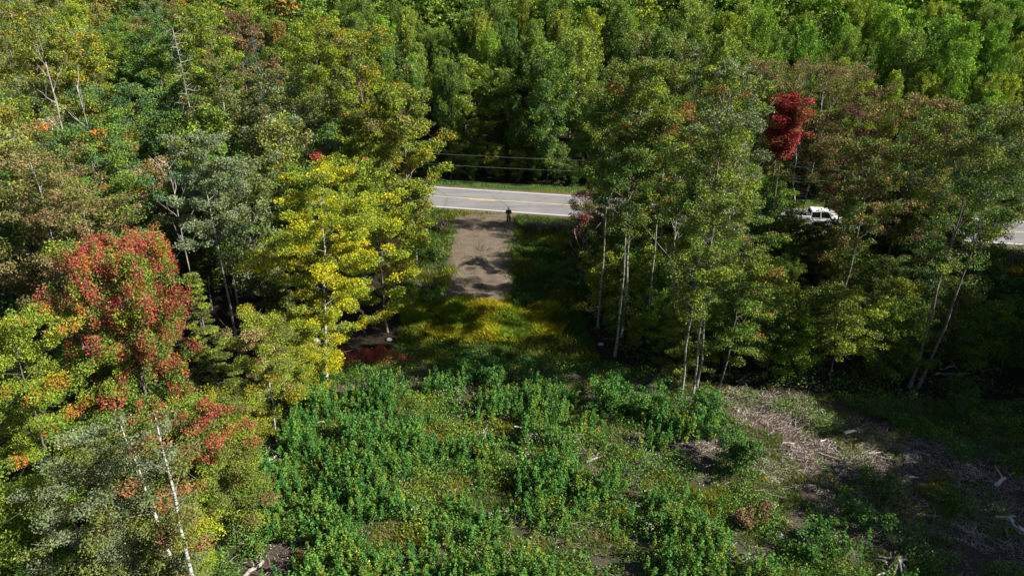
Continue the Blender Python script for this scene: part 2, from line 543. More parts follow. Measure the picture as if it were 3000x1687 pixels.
# ------------------------------------------------------------------ road
def ribbon(off0, off1, z, x0, x1, step=2.0, base=0.0):
    xs = np.arange(x0, x1 + 1e-6, step)
    sl = np.gradient(road_y(xs), xs)
    nrm = np.stack([-sl, np.ones_like(sl)], 1); nrm /= np.linalg.norm(nrm, axis=1)[:, None]
    c = np.stack([xs, road_y(xs)], 1)
    a = c + nrm * off0; b = c + nrm * off1
    V = np.concatenate([np.column_stack([a, np.full(len(xs), z)]), np.column_stack([b, np.full(len(xs), z)])])
    n = len(xs); i = np.arange(n - 1)
    return V, np.stack([i, i + 1, n + i + 1, n + i], 1)
m, nt, p, N, L = new_mat("old_asphalt")
tc = N.new("ShaderNodeTexCoord")
a1 = nz(60, 4, 0.8); a2 = nz(0.5, 5)
vo = N.new("ShaderNodeTexVoronoi"); vo.feature = 'DISTANCE_TO_EDGE'; vo.inputs['Scale'].default_value = 0.30; vo.inputs['Randomness'].default_value = 1
wp = nz(1.2, 4); mxv = N.new("ShaderNodeMix"); mxv.data_type = 'VECTOR'; mxv.inputs[0].default_value = 0.25
L.new(tc.outputs['Object'], mxv.inputs[4]); L.new(wp.outputs[1], mxv.inputs[5]); L.new(mxv.outputs[1], vo.inputs['Vector'])
crk = N.new("ShaderNodeMapRange"); crk.inputs[1].default_value = 0.0; crk.inputs[2].default_value = 0.012; crk.inputs[3].default_value = 0.45; crk.inputs[4].default_value = 1.0
L.new(vo.outputs['Distance'], crk.inputs[0])
pt = nz(0.25, 3); ptr = ramp(pt, [(0.42, (0.9, 0.9, 0.9)), (0.5, (1.0, 1.0, 1.0)), (0.62, (1.06, 1.05, 1.04))])
mp = N.new("ShaderNodeMapping"); mp.inputs['Scale'].default_value = (0.06, 1.3, 1); mp.inputs['Rotation'].default_value = (0, 0, 0.2)
L.new(tc.outputs['Object'], mp.inputs[0])
a3 = N.new("ShaderNodeTexNoise"); a3.inputs['Scale'].default_value = 1.2; a3.inputs['Detail'].default_value = 3; L.new(mp.outputs[0], a3.inputs[0])
r1 = ramp(a1, [(0.3, (0.185, 0.183, 0.185)), (0.7, (0.245, 0.24, 0.235))])
r2 = ramp(a3, [(0.35, (0.86, 0.86, 0.87)), (0.65, (1.04, 1.03, 1.02))])
mm = N.new("ShaderNodeMix"); mm.data_type = 'RGBA'; mm.blend_type = 'MULTIPLY'; mm.inputs[0].default_value = 1
L.new(r1.outputs[0], mm.inputs[6]); L.new(r2.outputs[0], mm.inputs[7])
m2_ = N.new("ShaderNodeMix"); m2_.data_type = 'RGBA'; m2_.blend_type = 'MULTIPLY'; m2_.inputs[0].default_value = 1
L.new(mm.outputs[2], m2_.inputs[6]); L.new(ptr.outputs[0], m2_.inputs[7])
m3_ = N.new("ShaderNodeMix"); m3_.data_type = 'RGBA'; m3_.blend_type = 'MULTIPLY'; m3_.inputs[0].default_value = 1
L.new(m2_.outputs[2], m3_.inputs[6]); L.new(crk.outputs[0], m3_.inputs[7]); L.new(m3_.outputs[2], p.inputs['Base Color'])
p.inputs['Roughness'].default_value = 0.85
tag(mesh_obj("road", np_mesh("road", *ribbon(-ROADW - 0.35, ROADW + 0.35, ROADZ, -260, 260), m)), kind='structure')
M_WHITE = plain("white_paint", (0.62, 0.61, 0.56), 0.7, nscale=6)
M_YEL = plain("yellow_paint", (0.60, 0.44, 0.20), 0.7, nscale=6)
mk = merge([ribbon(-ROADW - 0.09, -ROADW + 0.09, ROADZ + .004, -260, 260), ribbon(ROADW - 0.09, ROADW + 0.09, ROADZ + .004, -260, 260)])
tag(mesh_obj("road_edge_lines", np_mesh("road_edge_lines", *mk, M_WHITE)), kind='structure')
cl_ = [ribbon(0.02, 0.17, ROADZ + .004, -260, 260)]
for x0 in np.arange(-250, 250, 12.2):
    cl_.append(ribbon(-0.24, -0.09, ROADZ + .004, x0 + 1.2, x0 + 4.2, 1.0))
tag(mesh_obj("road_centre_line", np_mesh("road_centre_line", *merge(cl_), M_YEL)), kind='structure')

# ------------------------------------------------------------------ grass
def blades(x, y, hgt, wid, cols, lean=0.35):
    n = len(x)
    z = terr(x, y)
    b = np.stack([x, y, z - 0.02], 1)
    an = rng.uniform(0, 6.28, n)
    s = np.stack([np.cos(an), np.sin(an), np.zeros(n)], 1) * (wid * rng.uniform(.6, 1.3, n))[:, None]
    hh = hgt * rng.uniform(0.55, 1.2, n)
    la = rng.uniform(0, 6.28, n)
    tip = b + np.stack([np.cos(la) * lean * hh, np.sin(la) * lean * hh, hh], 1)
    mid = b + (tip - b) * 0.55 + np.array([0, 0, 1]) * (hh * 0.12)[:, None]
    V = np.stack([b - s, b + s, mid + s * 0.8, tip], 1)
    V = np.stack([b - s, b + s, tip, mid - s * 0.4], 1).reshape(-1, 3)
    Q = np.arange(4 * n, dtype=np.int32).reshape(n, 4)
    return V, Q, np.repeat(cols, 4, 0)

def scatter(poly, n):
    a = np.array(poly); lo = a.min(0); hi = a.max(0)
    out = []
    got = 0
    while got < n:
        q = rng.uniform(lo, hi, (n * 2, 2))
        k = in_poly(q[:, 0], q[:, 1], poly)
        out.append(q[k]); got += k.sum()
    return np.concatenate(out)[:n]

def pick(spec, n):
    c, wt = pal(spec); return c[rng.choice(len(c), n, p=wt)]

G = []
# yellow sedge hollow
q = scatter(YGRASS, 42000)
k = vnoise(q[:, 0], q[:, 1], 1.6, 11) + rng.normal(0, .3, len(q))
sedge_y = np.where((k > 0.0)[:, None], np.array([[0.30, 0.26, 0.014]]), np.array([[0.11, 0.18, 0.014]]))
k2 = vnoise(q[:, 0], q[:, 1], 0.9, 14)
sedge_y = sedge_y * (1 + 0.45 * k2[:, None]) * np.exp(rng.normal(0, .25, (len(q), 1)))
V1, Q1, c1 = blades(q[:, 0], q[:, 1], 0.42 * (1 + 0.45 * k2), 0.020, jitter_cols(sedge_y, 0.15), 0.6)
tag(mesh_obj("sedge", np_mesh("sedge", V1, Q1, M_GRASS, c1)), "tall yellow and lime sedge in the wet hollow below the gravel pad", "grass", kind='stuff')

q = scatter(OPEN, 42000)
pdq = pad_d(q[:, 0], q[:, 1]) + 0.45 * vnoise(q[:, 0], q[:, 1], 0.9, 4) + 0.3 * vnoise(q[:, 0], q[:, 1], 0.35, 7) + 0.6 * vnoise(q[:, 0], q[:, 1], 2.5, 12)
rdq = np.abs(q[:, 1] - road_y(q[:, 0]))
keep = (pdq > 0.15 - 0.9 * rng.random(len(q)) ** 3) & (rdq > 4.4)
onpad = (pdq <= 0.1) & (rdq > 4.4) & (vnoise(q[:, 0], q[:, 1], 0.8, 21) > 0.5) & (rng.random(len(q)) < .35)
q = q[keep | onpad]
kk = vnoise(q[:, 0], q[:, 1], 2.2, 13)
cc = np.where((kk > 0.15)[:, None], np.array([[0.15, 0.17, 0.02]]), np.array([[0.06, 0.115, 0.016]]))
V1, Q1, c1 = blades(q[:, 0], q[:, 1], 0.34 * (1 + 0.4 * kk), 0.03, jitter_cols(cc, 0.22), 0.5)
tag(mesh_obj("meadow_grass", np_mesh("meadow_grass", V1, Q1, M_GRASS, c1)), "green and olive meadow grass on the banks around the gravel pad", "grass", kind='stuff')

xs = rng.uniform(-35, 70, 60000)
side = rng.random(len(xs)) < 0.55
off = np.where(side, rng.uniform(4.3, 8.2, len(xs)), -rng.uniform(4.4, 9.5, len(xs)))
ys = road_y(xs) + off
kp = pad_d(xs, ys) > 0.1
xs, ys, off = xs[kp], ys[kp], off[kp]
kk = vnoise(xs, ys, 3.0, 17) + 0.3 * (np.abs(off) < 5.2)
cc = np.where((kk > 0.25)[:, None], np.array([[0.22, 0.20, 0.045]]), np.array([[0.085, 0.165, 0.03]]))
V1, Q1, c1 = blades(xs, ys, np.where(off > 0, 0.34, 0.24) * (0.5 + 0.5 * sstep(4.2, 6, np.abs(off))), 0.03, jitter_cols(cc, 0.2), 0.4)
tag(mesh_obj("verge_grass", np_mesh("verge_grass", V1, Q1, M_GRASS, c1)), "short bright green and straw coloured grass along both edges of the road", "grass", kind='stuff')

# dry pale weeds and asters on the bank beside the pad
q = np.concatenate([scatter(wpoly([(1535, 668), (1700, 672), (1700, 686), (1540, 682)]), 1300), scatter(wpoly([(1258, 652), (1318, 662), (1312, 682), (1262, 676)]), 500)])
V1, Q1, c1 = blades(q[:, 0], q[:, 1], np.full(len(q), 0.8), 0.02, jitter_cols(np.tile([[0.12, 0.12, 0.06]], (len(q), 1)), .2), 0.3)
z = terr(q[:, 0], q[:, 1])
fl = np.stack([q[:, 0], q[:, 1], z + rng.uniform(.25, 1.0, len(q))], 1) + rng.normal(0, .06, (len(q), 3))
V2, Q2 = leaf_quads(fl, 0.045, 0.8, 0.9)
c2 = np.repeat(jitter_cols(np.tile([[0.24, 0.20, 0.23]], (len(q), 1)), .15), 4, 0)
tag(mesh_obj("aster_weeds", np_mesh("aster_weeds", np.concatenate([V1, V2]), np.concatenate([Q1, Q2 + len(V1)]), M_GRASS, np.concatenate([c1, c2]))),
    "pale lilac aster weeds on the bank beside the gravel pad", "weeds", kind='stuff')

# ------------------------------------------------------------------ thicket and ground cover in the clearing
THICK = wpoly([(640, 1800), (760, 1400), (880, 1215), (1000, 1165), (1230, 1155), (1310, 1105), (1500, 1110), (1680, 1165), (1720, 1190), (1900, 1190), (2100, 1200),
               (2130, 1290), (1900, 1330), (1950, 1430), (2250, 1500), (2600, 1620), (2700, 1800)])
def sapling_proto(hh, nl, leafs, spread):
    t = rng.uniform(0.08, 1, nl) ** 0.8
    an = rng.uniform(0, 6.28, nl)
    r = spread * (1.15 - 0.75 * t) * rng.uniform(0.4, 1.1, nl)
    cen = np.stack([np.cos(an) * r, np.sin(an) * r, t * hh], 1)
    return leaf_quads(cen, leafs, 0.55, 0.75), t
OPENINGS = [(1240, 1195, 95, 42), (1320, 1275, 90, 50), (1265, 1440, 100, 62), (1170, 1570, 150, 50), (1050, 1325, 75, 26), (1480, 1250, 55, 26), (1590, 1330, 80, 26),
            (1830, 1500, 90, 30), (1740, 1345, 50, 26), (900, 1640, 70, 40), (1560, 1600, 90, 34), (1450, 1420, 45, 40), (1930, 1420, 60, 40), (1350, 1640, 80, 40), (1000, 1500, 40, 26),
            (1640, 1490, 50, 30), (1690, 1240, 40, 22)]
def opening(px, py):
    m_ = np.zeros(np.shape(px))
    for (a, b, c_, d_) in OPENINGS:
        m_ = np.maximum(m_, 1 - ((px - a) / c_) ** 2 - ((py - b) / d_) ** 2)
    return m_
protos = []
for i in range(14):
    hh = rng.uniform(0.9, 1.9)
    (v, q_), t = sapling_proto(hh, int(42 + 44 * hh), 0.05, rng.uniform(0.12, 0.22))
    protos.append((v, q_, t))
def plant_field(q, hs, colfn, name, label, cat, mat=M_LEAF):
    Vs = []; Qs = []; Cs = []; o = 0
    z = terr(q[:, 0], q[:, 1])
    for i in range(len(q)):
        v, q_, t = protos[rng.integers(len(protos))]
        a = rng.uniform(0, 6.28); s = hs[i]
        ca, sa = math.cos(a), math.sin(a)
        ln = rng.normal(0, 0.12, 2)
        v2 = np.empty_like(v)
        v2[:, 0] = (v[:, 0] * ca - v[:, 1] * sa) * (0.7 + 0.3 * s) + v[:, 2] * ln[0] + q[i, 0]
        v2[:, 1] = (v[:, 0] * sa + v[:, 1] * ca) * (0.7 + 0.3 * s) + v[:, 2] * ln[1] + q[i, 1]
        v2[:, 2] = v[:, 2] * s + z[i]
        Vs.append(v2); Qs.append(q_ + o); o += len(v2)
        b = colfn(i)
        cc = jitter_cols(np.tile(b, (len(t), 1)), 0.2)
        Cs.append(np.repeat(cc, 4, 0))
    tag(mesh_obj(name, np_mesh(name, np.concatenate(Vs), np.concatenate(Qs), mat, np.concatenate(Cs))), label, cat, kind='stuff')

q = scatter(THICK, 9500)
px_, py_ = project(q[:, 0], q[:, 1], terr(q[:, 0], q[:, 1]))
dn = vnoise(q[:, 0], q[:, 1], 2.2, 31) + 0.5 * vnoise(q[:, 0], q[:, 1], 0.9, 32) + 0.25 * (px_ < 1250) + 0.2 * (py_ < 1250)
keep = dn + rng.normal(0, .35, len(dn)) > -0.15 + 0.25 * rng.random(len(q)) + 0.45 * sstep(1600, 2300, px_)
keep &= ~((vnoise(q[:, 0], q[:, 1], 3.1, 35) < -0.62))
keep &= opening(px_, py_) < 0.05 + 0.25 * rng.random(len(q))
q = q[keep]; px_, py_, dn = px_[keep], py_[keep], dn[keep]
hs = np.clip(0.42 + 0.55 * dn + rng.normal(0, .22, len(q)), 0.14, 1.4)
gcol = np.array([P['vivid'], P['vivid2'], P['green2'], P['ygreen'], P['olive']])
def cf(i):
    g_ = 0.12 * float(sstep(1150, 1900, px_[i])) + 0.10 * float(sstep(1250, 1650, py_[i]))
    yk = vnoise(np.array(q[i, 0]), np.array(q[i, 1]), 2.7, 33)
    w_ = np.array([0.44 - g_, 0.34, 0.16 + g_, 0.01 + .1 * g_ + max(0, yk - .45) * 0.3, 0.01]); w_ /= w_.sum()
    return gcol[rng.choice(5, p=w_)]
plant_field(q, hs, cf, "sapling_thicket", "dense knee to chest high thicket of vivid green poplar suckers filling the clearing", "undergrowth")

RIGHTF = wpoly([(1700, 720), (1720, 960), (1850, 1060), (2080, 1120), (2400, 1150), (3100, 1150), (3100, 740), (2400, 690)])
# low leafy cover everywhere in the clearing
q = scatter(CLEAR, 260000)
px_, py_ = project(q[:, 0], q[:, 1], terr(q[:, 0], q[:, 1]))
sl = in_poly(q[:, 0], q[:, 1], SLASH)
nn = vnoise(q[:, 0], q[:, 1], 1.4, 41) + 0.6 * vnoise(q[:, 0], q[:, 1], 0.5, 42)
keep = (nn > np.where(sl, 0.7, -0.15 + 0.2 * sstep(1500, 2300, px_)) + rng.normal(0, .15, len(q))) & (py_ < 1760) & (px_ < 3080) & (px_ > 500)
q = q[keep]; nn = nn[keep]; px_ = px_[keep]
hgt = 0.04 + 0.6 * rng.random(len(q)) ** 1.3 * np.clip(0.5 + nn, 0.1, 1.4)
cen = np.stack([q[:, 0], q[:, 1], terr(q[:, 0], q[:, 1]) + hgt], 1)
V1, Q1 = leaf_quads(cen, 0.048, 0.6, 0.7)
yy = vnoise(q[:, 0], q[:, 1], 1.9, 43) + 0.8 * np.clip(opening(*project(q[:, 0], q[:, 1], terr(q[:, 0], q[:, 1]))), 0, 1)
c1 = pick(dict(vivid=.2, vivid2=.26, green=.2, green2=.16, deep=.08, ygreen=.1), len(q))
sel = yy + rng.normal(0, .25, len(q)) > 0.75
c1[sel] = pick(dict(ygreen=.6, green2=.3, olive=.1), sel.sum())
tag(mesh_obj("leafy_weeds", np_mesh("leafy_weeds", V1, Q1, M_LEAF, np.repeat(jitter_cols(c1, .25), 4, 0))),
    "low leafy green weeds and brambles between the slash in the clearing", "undergrowth", kind='stuff')

q = scatter(RIGHTF, 90000)
nn = vnoise(q[:, 0], q[:, 1], 1.6, 71) + 0.5 * vnoise(q[:, 0], q[:, 1], 0.6, 72)
q = q[(nn > -0.3) & (q[:, 0] < 48) & (np.abs(q[:, 1] - road_y(q[:, 0])) > 5)]; n_ = len(q)
cen = np.stack([q[:, 0], q[:, 1], terr(q[:, 0], q[:, 1]) + 0.05 + 0.7 * rng.random(n_) ** 2], 1)
V1, Q1 = leaf_quads(cen, 0.08, 0.7, 0.6)
c1 = pick(dict(deep=.35, green=.35, olive=.2, brown=.1), n_)
tag(mesh_obj("woodland_undergrowth", np_mesh("woodland_undergrowth", V1, Q1, M_LEAF, np.repeat(jitter_cols(c1, .3), 4, 0))),
    "dark leafy undergrowth on the floor of the right wood", "undergrowth", kind='stuff')

# moss green grass patches in the clearing
q = scatter(CLEAR, 150000)
gm = vnoise(q[:, 0], q[:, 1], 2.1, 51) + 0.4 * vnoise(q[:, 0], q[:, 1], 0.8, 52)
px_, py_ = project(q[:, 0], q[:, 1], terr(q[:, 0], q[:, 1]))
keep = (gm + 1.2 * np.clip(opening(px_, py_), 0, 1) > -0.05) & (px_ > 560) & (px_ < 3080) & (py_ < 1750)
q = q[keep]; gm = gm[keep]
cc = np.where((vnoise(q[:, 0], q[:, 1], 1.3, 53) + 0.9 * np.clip(opening(px_[keep], py_[keep]), 0, 1) > 0.35)[:, None], np.array([[0.19, 0.21, 0.014]]), np.array([[0.10, 0.16, 0.018]]))
V1, Q1, c1 = blades(q[:, 0], q[:, 1], np.full(len(q), 0.26), 0.018, jitter_cols(cc, .2), 0.6)
tag(mesh_obj("clearing_grass", np_mesh("clearing_grass", V1, Q1, M_GRASS, c1)), "soft moss green and yellowish grass patches in the clearing", "grass", kind='stuff')

# cream seed heads
pts = []
for (px, py, n_) in [(1300, 1175, 50), (1340, 1165, 40), (1345, 1205, 60), (1400, 1215, 50), (1555, 1300, 60), (1590, 1305, 70), (1655, 1315, 60), (1690, 1310, 70), (1735, 1350, 60), (1545, 1365, 50),
                     (1550, 1075, 70), (1420, 1295, 50), (1900, 1560, 60), (1620, 1220, 50), (1230, 1520, 40), (1860, 1330, 40)]:
    x, y, z = gp(px, py)
    for _ in range(n_):
        pts.append((x + rng.normal(0, .22), y + rng.normal(0, .22), z + rng.uniform(.35, .85)))
V1, Q1 = leaf_quads(np.array(pts), 0.034, 0.9, 0.9)
tag(mesh_obj("seed_heads", np_mesh("seed_heads", V1, Q1, M_GRASS, np.repeat(jitter_cols(np.tile([[0.40, 0.38, 0.29]], (len(pts), 1)), .2), 4, 0))),
    "clusters of small cream seed heads standing among the thicket plants", "weeds", kind='stuff')

# ------------------------------------------------------------------ slash: twigs as stuff, logs as things
def stick(c, L_, r, az, el, bend=0.1, sides=4):
    d = np.array([math.cos(az) * math.cos(el), math.sin(az) * math.cos(el), math.sin(el)])
    q = np.linspace(-.5, .5, 4)
    p_ = np.array(c) + d * (q * L_)[:, None]
    p_[:, :2] += rng.normal(0, bend * L_ * 0.15, (4, 2))
    return tube_np(p_, r * (1.1 - 0.5 * np.linspace(0, 1, 4)), sides)
parts = []
q = np.concatenate([scatter(SLASH, 6500), scatter(CLEAR, 3000)])
dn = vnoise(q[:, 0], q[:, 1], 1.7, 61)
q = q[dn > -0.25]
for (x, y) in q:
    L_ = rng.uniform(.12, .5) if rng.random() < .7 else rng.uniform(.4, 1.1); el = rng.normal(0, .15)
    parts.append(stick((x, y, float(terr(x, y)) + 0.01 + abs(math.sin(el)) * L_ / 2 + rng.uniform(0, .08)), L_, rng.uniform(.005, .016), rng.uniform(0, 6.28), el, 0.35))
tv, tq = merge(parts)
tag(mesh_obj("slash_twigs", np_mesh("slash_twigs", tv, tq, M_TWIG)), "grey brown broken twigs littering the cut ground", "slash", kind='stuff')

q = np.concatenate([scatter(SLASH, 40000), scatter(CLEAR, 40000)])
dn = vnoise(q[:, 0], q[:, 1], 0.9, 81) + 0.7 * vnoise(q[:, 0], q[:, 1], 0.35, 82)
q = q[dn > 0.42]
cen = np.stack([q[:, 0], q[:, 1], terr(q[:, 0], q[:, 1]) + rng.uniform(.02, .16, len(q))], 1)
V1, Q1 = leaf_quads(cen, 0.058, 1.0, 0.25)
tag(mesh_obj("wood_chips", np_mesh("wood_chips", V1, Q1, M_NEEDLE, np.repeat(jitter_cols(np.tile([[0.32, 0.275, 0.235]], (len(q), 1)), .45), 4, 0))),
    "pale splinters and wood chips scattered over the clearing", "slash", kind='stuff')

def log(px, py, L_, r, az, label, name="fallen_log", mat=None, cat="log", up=0.0, branches=0, group=None):
    x, y, z = gp(px, py)
    e = empty(name, (x, y, z + r * 0.8 + 0.05), math.radians(az))
    n = 7; r = r * 1.05
    q = np.linspace(-.5, .5, n)
    pth = np.stack([q * L_, rng.normal(0, .02 * L_, n), q * L_ * math.sin(up) + rng.normal(0, r * .2, n)], 1)
    rad = r * (1.1 - 0.35 * (q + .5)) * rng.uniform(.92, 1.08, n)
    v, qq = tube_np(pth, rad, 8)
    mesh_obj("log_bark", np_mesh("log_bark", v, qq[:(n - 1) * 8], mat or M_BIRCH, smooth=True), e)
    # pale sawn ends
    cq = np.array([(0, 1, 2, 3), (0, 3, 4, 7), (4, 5, 6, 7)])
    mesh_obj("cut_end", np_mesh("cut_end", v[:8] - [0.004, 0, 0], cq, M_WOOD), e)
    mesh_obj("cut_end", np_mesh("cut_end", v[-8:] + [0.004, 0, 0], cq, M_WOOD), e)
    for b in range(branches):
        t = rng.uniform(-.35, .45); an = rng.uniform(-1.2, 1.2)
        p0 = np.array([t * L_, 0, t * L_ * math.sin(up)])
        p1 = p0 + np.array([math.cos(an) * .5, math.sin(an), rng.uniform(.1, .5)]) * rng.uniform(.4, .9)
        v, qq = tube_np(np.stack([p0, (p0 + p1) / 2 + rng.normal(0, .04, 3), p1]), [r * .4, r * .28, r * .12], 6)
        mesh_obj("branch_stub", np_mesh("branch_stub", v, qq, mat or M_BIRCH, smooth=True), e)
    tag(e, label, cat, group)
LG = "logs left lying in the clearing"
logs = [
    (2035, 1575, 1.5, .07, 38, "white birch pole lying slantwise in the weeds at bottom right", M_BIRCH, 0),
    (2080, 1540, 0.9, .055, 36, "short white birch piece beyond the slanting pole", M_BIRCH, 0),
    (1950, 1292, 2.6, .045, 3, "long thin grey pole lying level beside the last green thicket", M_DEAD, 1),
    (2490, 1270, 0.75, .10, 15, "thick pale split log with a rounded end on the slash", M_WOOD, 0),
    (2670, 1400, 0.7, .05, -12, "thin white stick lying by the dark grass patch", M_BIRCH, 0),
    (2520, 1402, 1.2, .035, 12, "crooked bleached branch on the slash below the split log", M_DEAD, 2),
    (2440, 1345, 1.5, .05, -35, "grey weathered pole across the middle of the slash", M_DEAD, 1),
    (2930, 1415, 1.0, .09, 35, "sunlit pale shattered log near the right edge", M_WOOD, 1),
    (2940, 1520, 1.1, .08, 8, "white birch log end pointing left at the far right edge", M_BIRCH, 0),
    (2972, 1545, 1.0, .14, 97, "thick grey birch butt log at the far right edge", M_BIRCH, 0),
    (2790, 1098, 2.2, .07, 0, "long white log lying in the shade at the wood's edge", M_BIRCH, 0),
    (2775, 1080, 1.2, .055, 25, "forked white branch just beyond the long shaded log", M_BIRCH, 2),
    (2900, 1085, 1.5, .05, 15, "bleached crooked branch right of the forked white branch", M_DEAD, 2),
    (2190, 1640, 0.9, .05, 30, "rotting pale stick in the weeds at the bottom", M_DEAD, 0),
    (2270, 1455, 1.0, .04, -25, "thin grey stick near the brown bracken", M_DEAD, 1),
    (790, 1320, 1.3, .09, -35, "white birch log lying by the dark hole at the maple's foot", M_BIRCH, 1),
    (800, 1345, 0.8, .06, 55, "short white birch stub crossing the log by the dark hole", M_BIRCH, 0),
    (1045, 1318, 0.6, .09, -20, "bright white stump end in the bare gap in the thicket", M_WOOD, 0),
    (1500, 1163, 0.7, .11, 35, "pale rotting log chunk in the upper part of the thicket", M_WOOD, 0),
    (1618, 1175, 0.8, .10, -60, "pale upright splinter of wood right of the rotting chunk", M_WOOD, 1),
    (1735, 1350, 0.8, .07, 30, "whitish root piece in the middle of the thicket", M_DEAD, 2),
    (1840, 1480, 1.2, .05, -18, "dark edged pale pole in a hollow of the thicket", M_DEAD, 1),
    (2110, 1102, 1.4, .06, 8, "bright white log lying under the tall right trees", M_BIRCH, 1),
    (2180, 1108, 1.6, .05, 40, "crooked pale branch leaning off the bright white log", M_DEAD, 1),
    (1798, 932, 0.7, .07, 40, "short white chunk on the bank beneath the trunk cluster", M_WOOD, 0),
    (735, 1680, 1.4, .10, 60, "pale broken wood heap at the bottom left of the thicket", M_DEAD, 2),
    (2640, 1640, 2.0, .05, -10, "long bleached root reaching right from the upturned stump", M_DEAD, 2),
    (2380, 1230, 1.3, .035, -50, "slender grey stick standing off the slash", M_DEAD, 0),
    (2130, 1280, 1.1, .05, -40, "brown stick beside the grey bush", M_TWIG, 0),
    (940, 1240, 0.5, .06, 20, "small white stick above the bare gap", M_BIRCH, 0),
]
logs += [
    (2330, 1240, .7, .035, 70, "short grey stick upright angle among the chips near the small stump", M_DEAD, 0),
    (2560, 1330, 1.0, .045, 10, "level grey pole half buried in the middle slash", M_DEAD, 1),
    (2600, 1345, .8, .03, -20, "thin twin of the half buried grey pole", M_DEAD, 0),
    (2420, 1290, .9, .04, 25, "pale splintered branch left of the crooked bleached branch", M_WOOD, 1),
    (2310, 1300, .6, .035, -10, "small pale stick on the bare slope", M_WOOD, 0),
    (2700, 1330, .8, .04, -30, "grey branch in the shaded upper slash", M_DEAD, 1),
    (2850, 1480, .7, .03, 50, "short grey stick standing out of the brown mound", M_DEAD, 0),
    (2590, 1680, 1.0, .05, 25, "bright splinter below the upturned stump", M_WOOD, 1),
    (1900, 1440, .5, .04, 15, "small white chunk beside the dark hollow", M_WOOD, 0),
    (1520, 1255, .5, .045, -15, "light wood chunk in the upper thicket gap", M_WOOD, 0),
    (1100, 1500, .4, .04, 35, "tiny pale stick in the left thicket", M_WOOD, 0),
    (1330, 1345, .45, .045, 0, "little grey stump end in the grass of the thicket", M_DEAD, 0),
]
for (px, py, L_, r, az, lab, mt, br) in logs:
    log(px, py, L_, r, az, lab, mat=mt, branches=br, group=LG)

# upturned stump with roots
def stump(px, py, s, label):
    x, y, z = gp(px, py)
    e = empty("stump", (x, y, z))
    a = np.linspace(0, 1, 5)
    v, q = tube_np(np.stack([a * 0.05, a * 0.02, a * 0.4 * s - .1], 1), (0.22 - 0.06 * a) * s, 8)
    mesh_obj("stump_wood", np_mesh("stump_wood", v, q, M_DEAD, smooth=True), e)
    for i in range(9):
        an = i * 0.7 + rng.uniform(-.2, .2); Lr = rng.uniform(.6, 1.3) * s
        q_ = np.linspace(0, 1, 6)
        pth = np.stack([np.cos(an + q_ * rng.uniform(-.6, .6)) * q_ * Lr, np.sin(an) * q_ * Lr, 0.16 * s * (1 - q_) + 0.05 + 0.12 * np.sin(q_ * 5 + i) * s], 1)
        v, q = tube_np(pth, 0.06 * s * (1 - .8 * q_) + .006, 6)
        mesh_obj("root", np_mesh("root", v, q, M_DEAD, smooth=True), e)
    tag(e, label, "stump")
stump(2625, 1655, 1.1, "grey upturned stump with tangled bleached roots at the bottom right")
stump(2400, 1205, 0.5, "small pale stump among light chips at the top of the slash")

def rock(px, py, s, label, group="pale rocks lying about"):
    x, y, z = gp(px, py)
    bm = bmesh.new()
    bmesh.ops.create_icosphere(bm, subdivisions=3, radius=s)
    sd = rng.uniform(0, 50)
    for v in bm.verts:
        n_ = mn.noise(v.co * (1.6 / s) + Vector((sd, 0, 0))) * 0.5 + 0.2 * mn.noise(v.co * (4 / s))
        v.co *= 1 + n_ * 0.5
        v.co.z *= 0.55
    o = bm_obj("rock", bm, M_ROCK, None, (x, y, z + s * 0.2))
    tag(o, label, "rock", group)
M_ROCK = plain("pale_granite", (0.36, 0.345, 0.32), 0.85, nscale=9, amt=0.35)
rock(1140, 996, .2, "white boulder lying just beyond the heap of red brush")
rock(1165, 905, .33, "low pale rock at the left foot of the hollow")
rock(1188, 912, .25, "small stone right of the low pale rock")
rock(1228, 838, .25, "grey stone in the wet patch left of the pad")
rock(1635, 853, .16, "small light stone in the dark grass right of the pad")
rock(1520, 745, .12, "fist sized stone on the pad's right bank")
rock(1760, 1010, .2, "grey stone in the deep shade beyond the thicket")
rock(2262, 1482, .2, "round pale stone beside the brown bracken")
rock(2285, 1575, .26, "flat grey stone in the lower right weeds")
rock(2100, 1245, .15, "small white stone at the top left of the slash")
rock(1545, 1070, .14, "little white stone in front of the shadow's edge")
rock(925, 1000, .3, "grey stone under the yellow maple")

# red dead brush heap
x0, y0, z0 = gp(1110, 1052)
nb = 12000
u = rng.normal(0, 1, (nb, 2)) * np.array([1.5, .42])
hz = 0.95 * np.exp(-(u[:, 0] / 1.3) ** 2 - (u[:, 1] / .7) ** 2) * rng.uniform(.45, 1.0, nb) * (1 + .3 * np.sin(u[:, 0] * 5 + 3 * u[:, 1]))
cen = np.stack([u[:, 0], u[:, 1], hz], 1)
V1, Q1 = leaf_quads(cen, 0.06, 0.2, 0.35)
cc = jitter_cols(np.tile([[0.36, 0.085, 0.06]], (nb, 1)), .3)
e = empty("brush_heap", (x0, y0, z0), -0.12)
mesh_obj("dead_foliage", np_mesh("dead_foliage", V1, Q1, M_NEEDLE, np.repeat(cc, 4, 0)), e)
parts = [stick((rng.normal(0, .8), rng.normal(0, .25), .2), rng.uniform(.6, 1.5), .014, rng.normal(0, .5), rng.normal(.0, .1), 1) for _ in range(26)]
mesh_obj("brush_twigs", np_mesh("brush_twigs", *merge(parts), M_TWIG), e)
tag(e, "long low heap of rusty red dead brush at the thicket's edge", "brush heap")

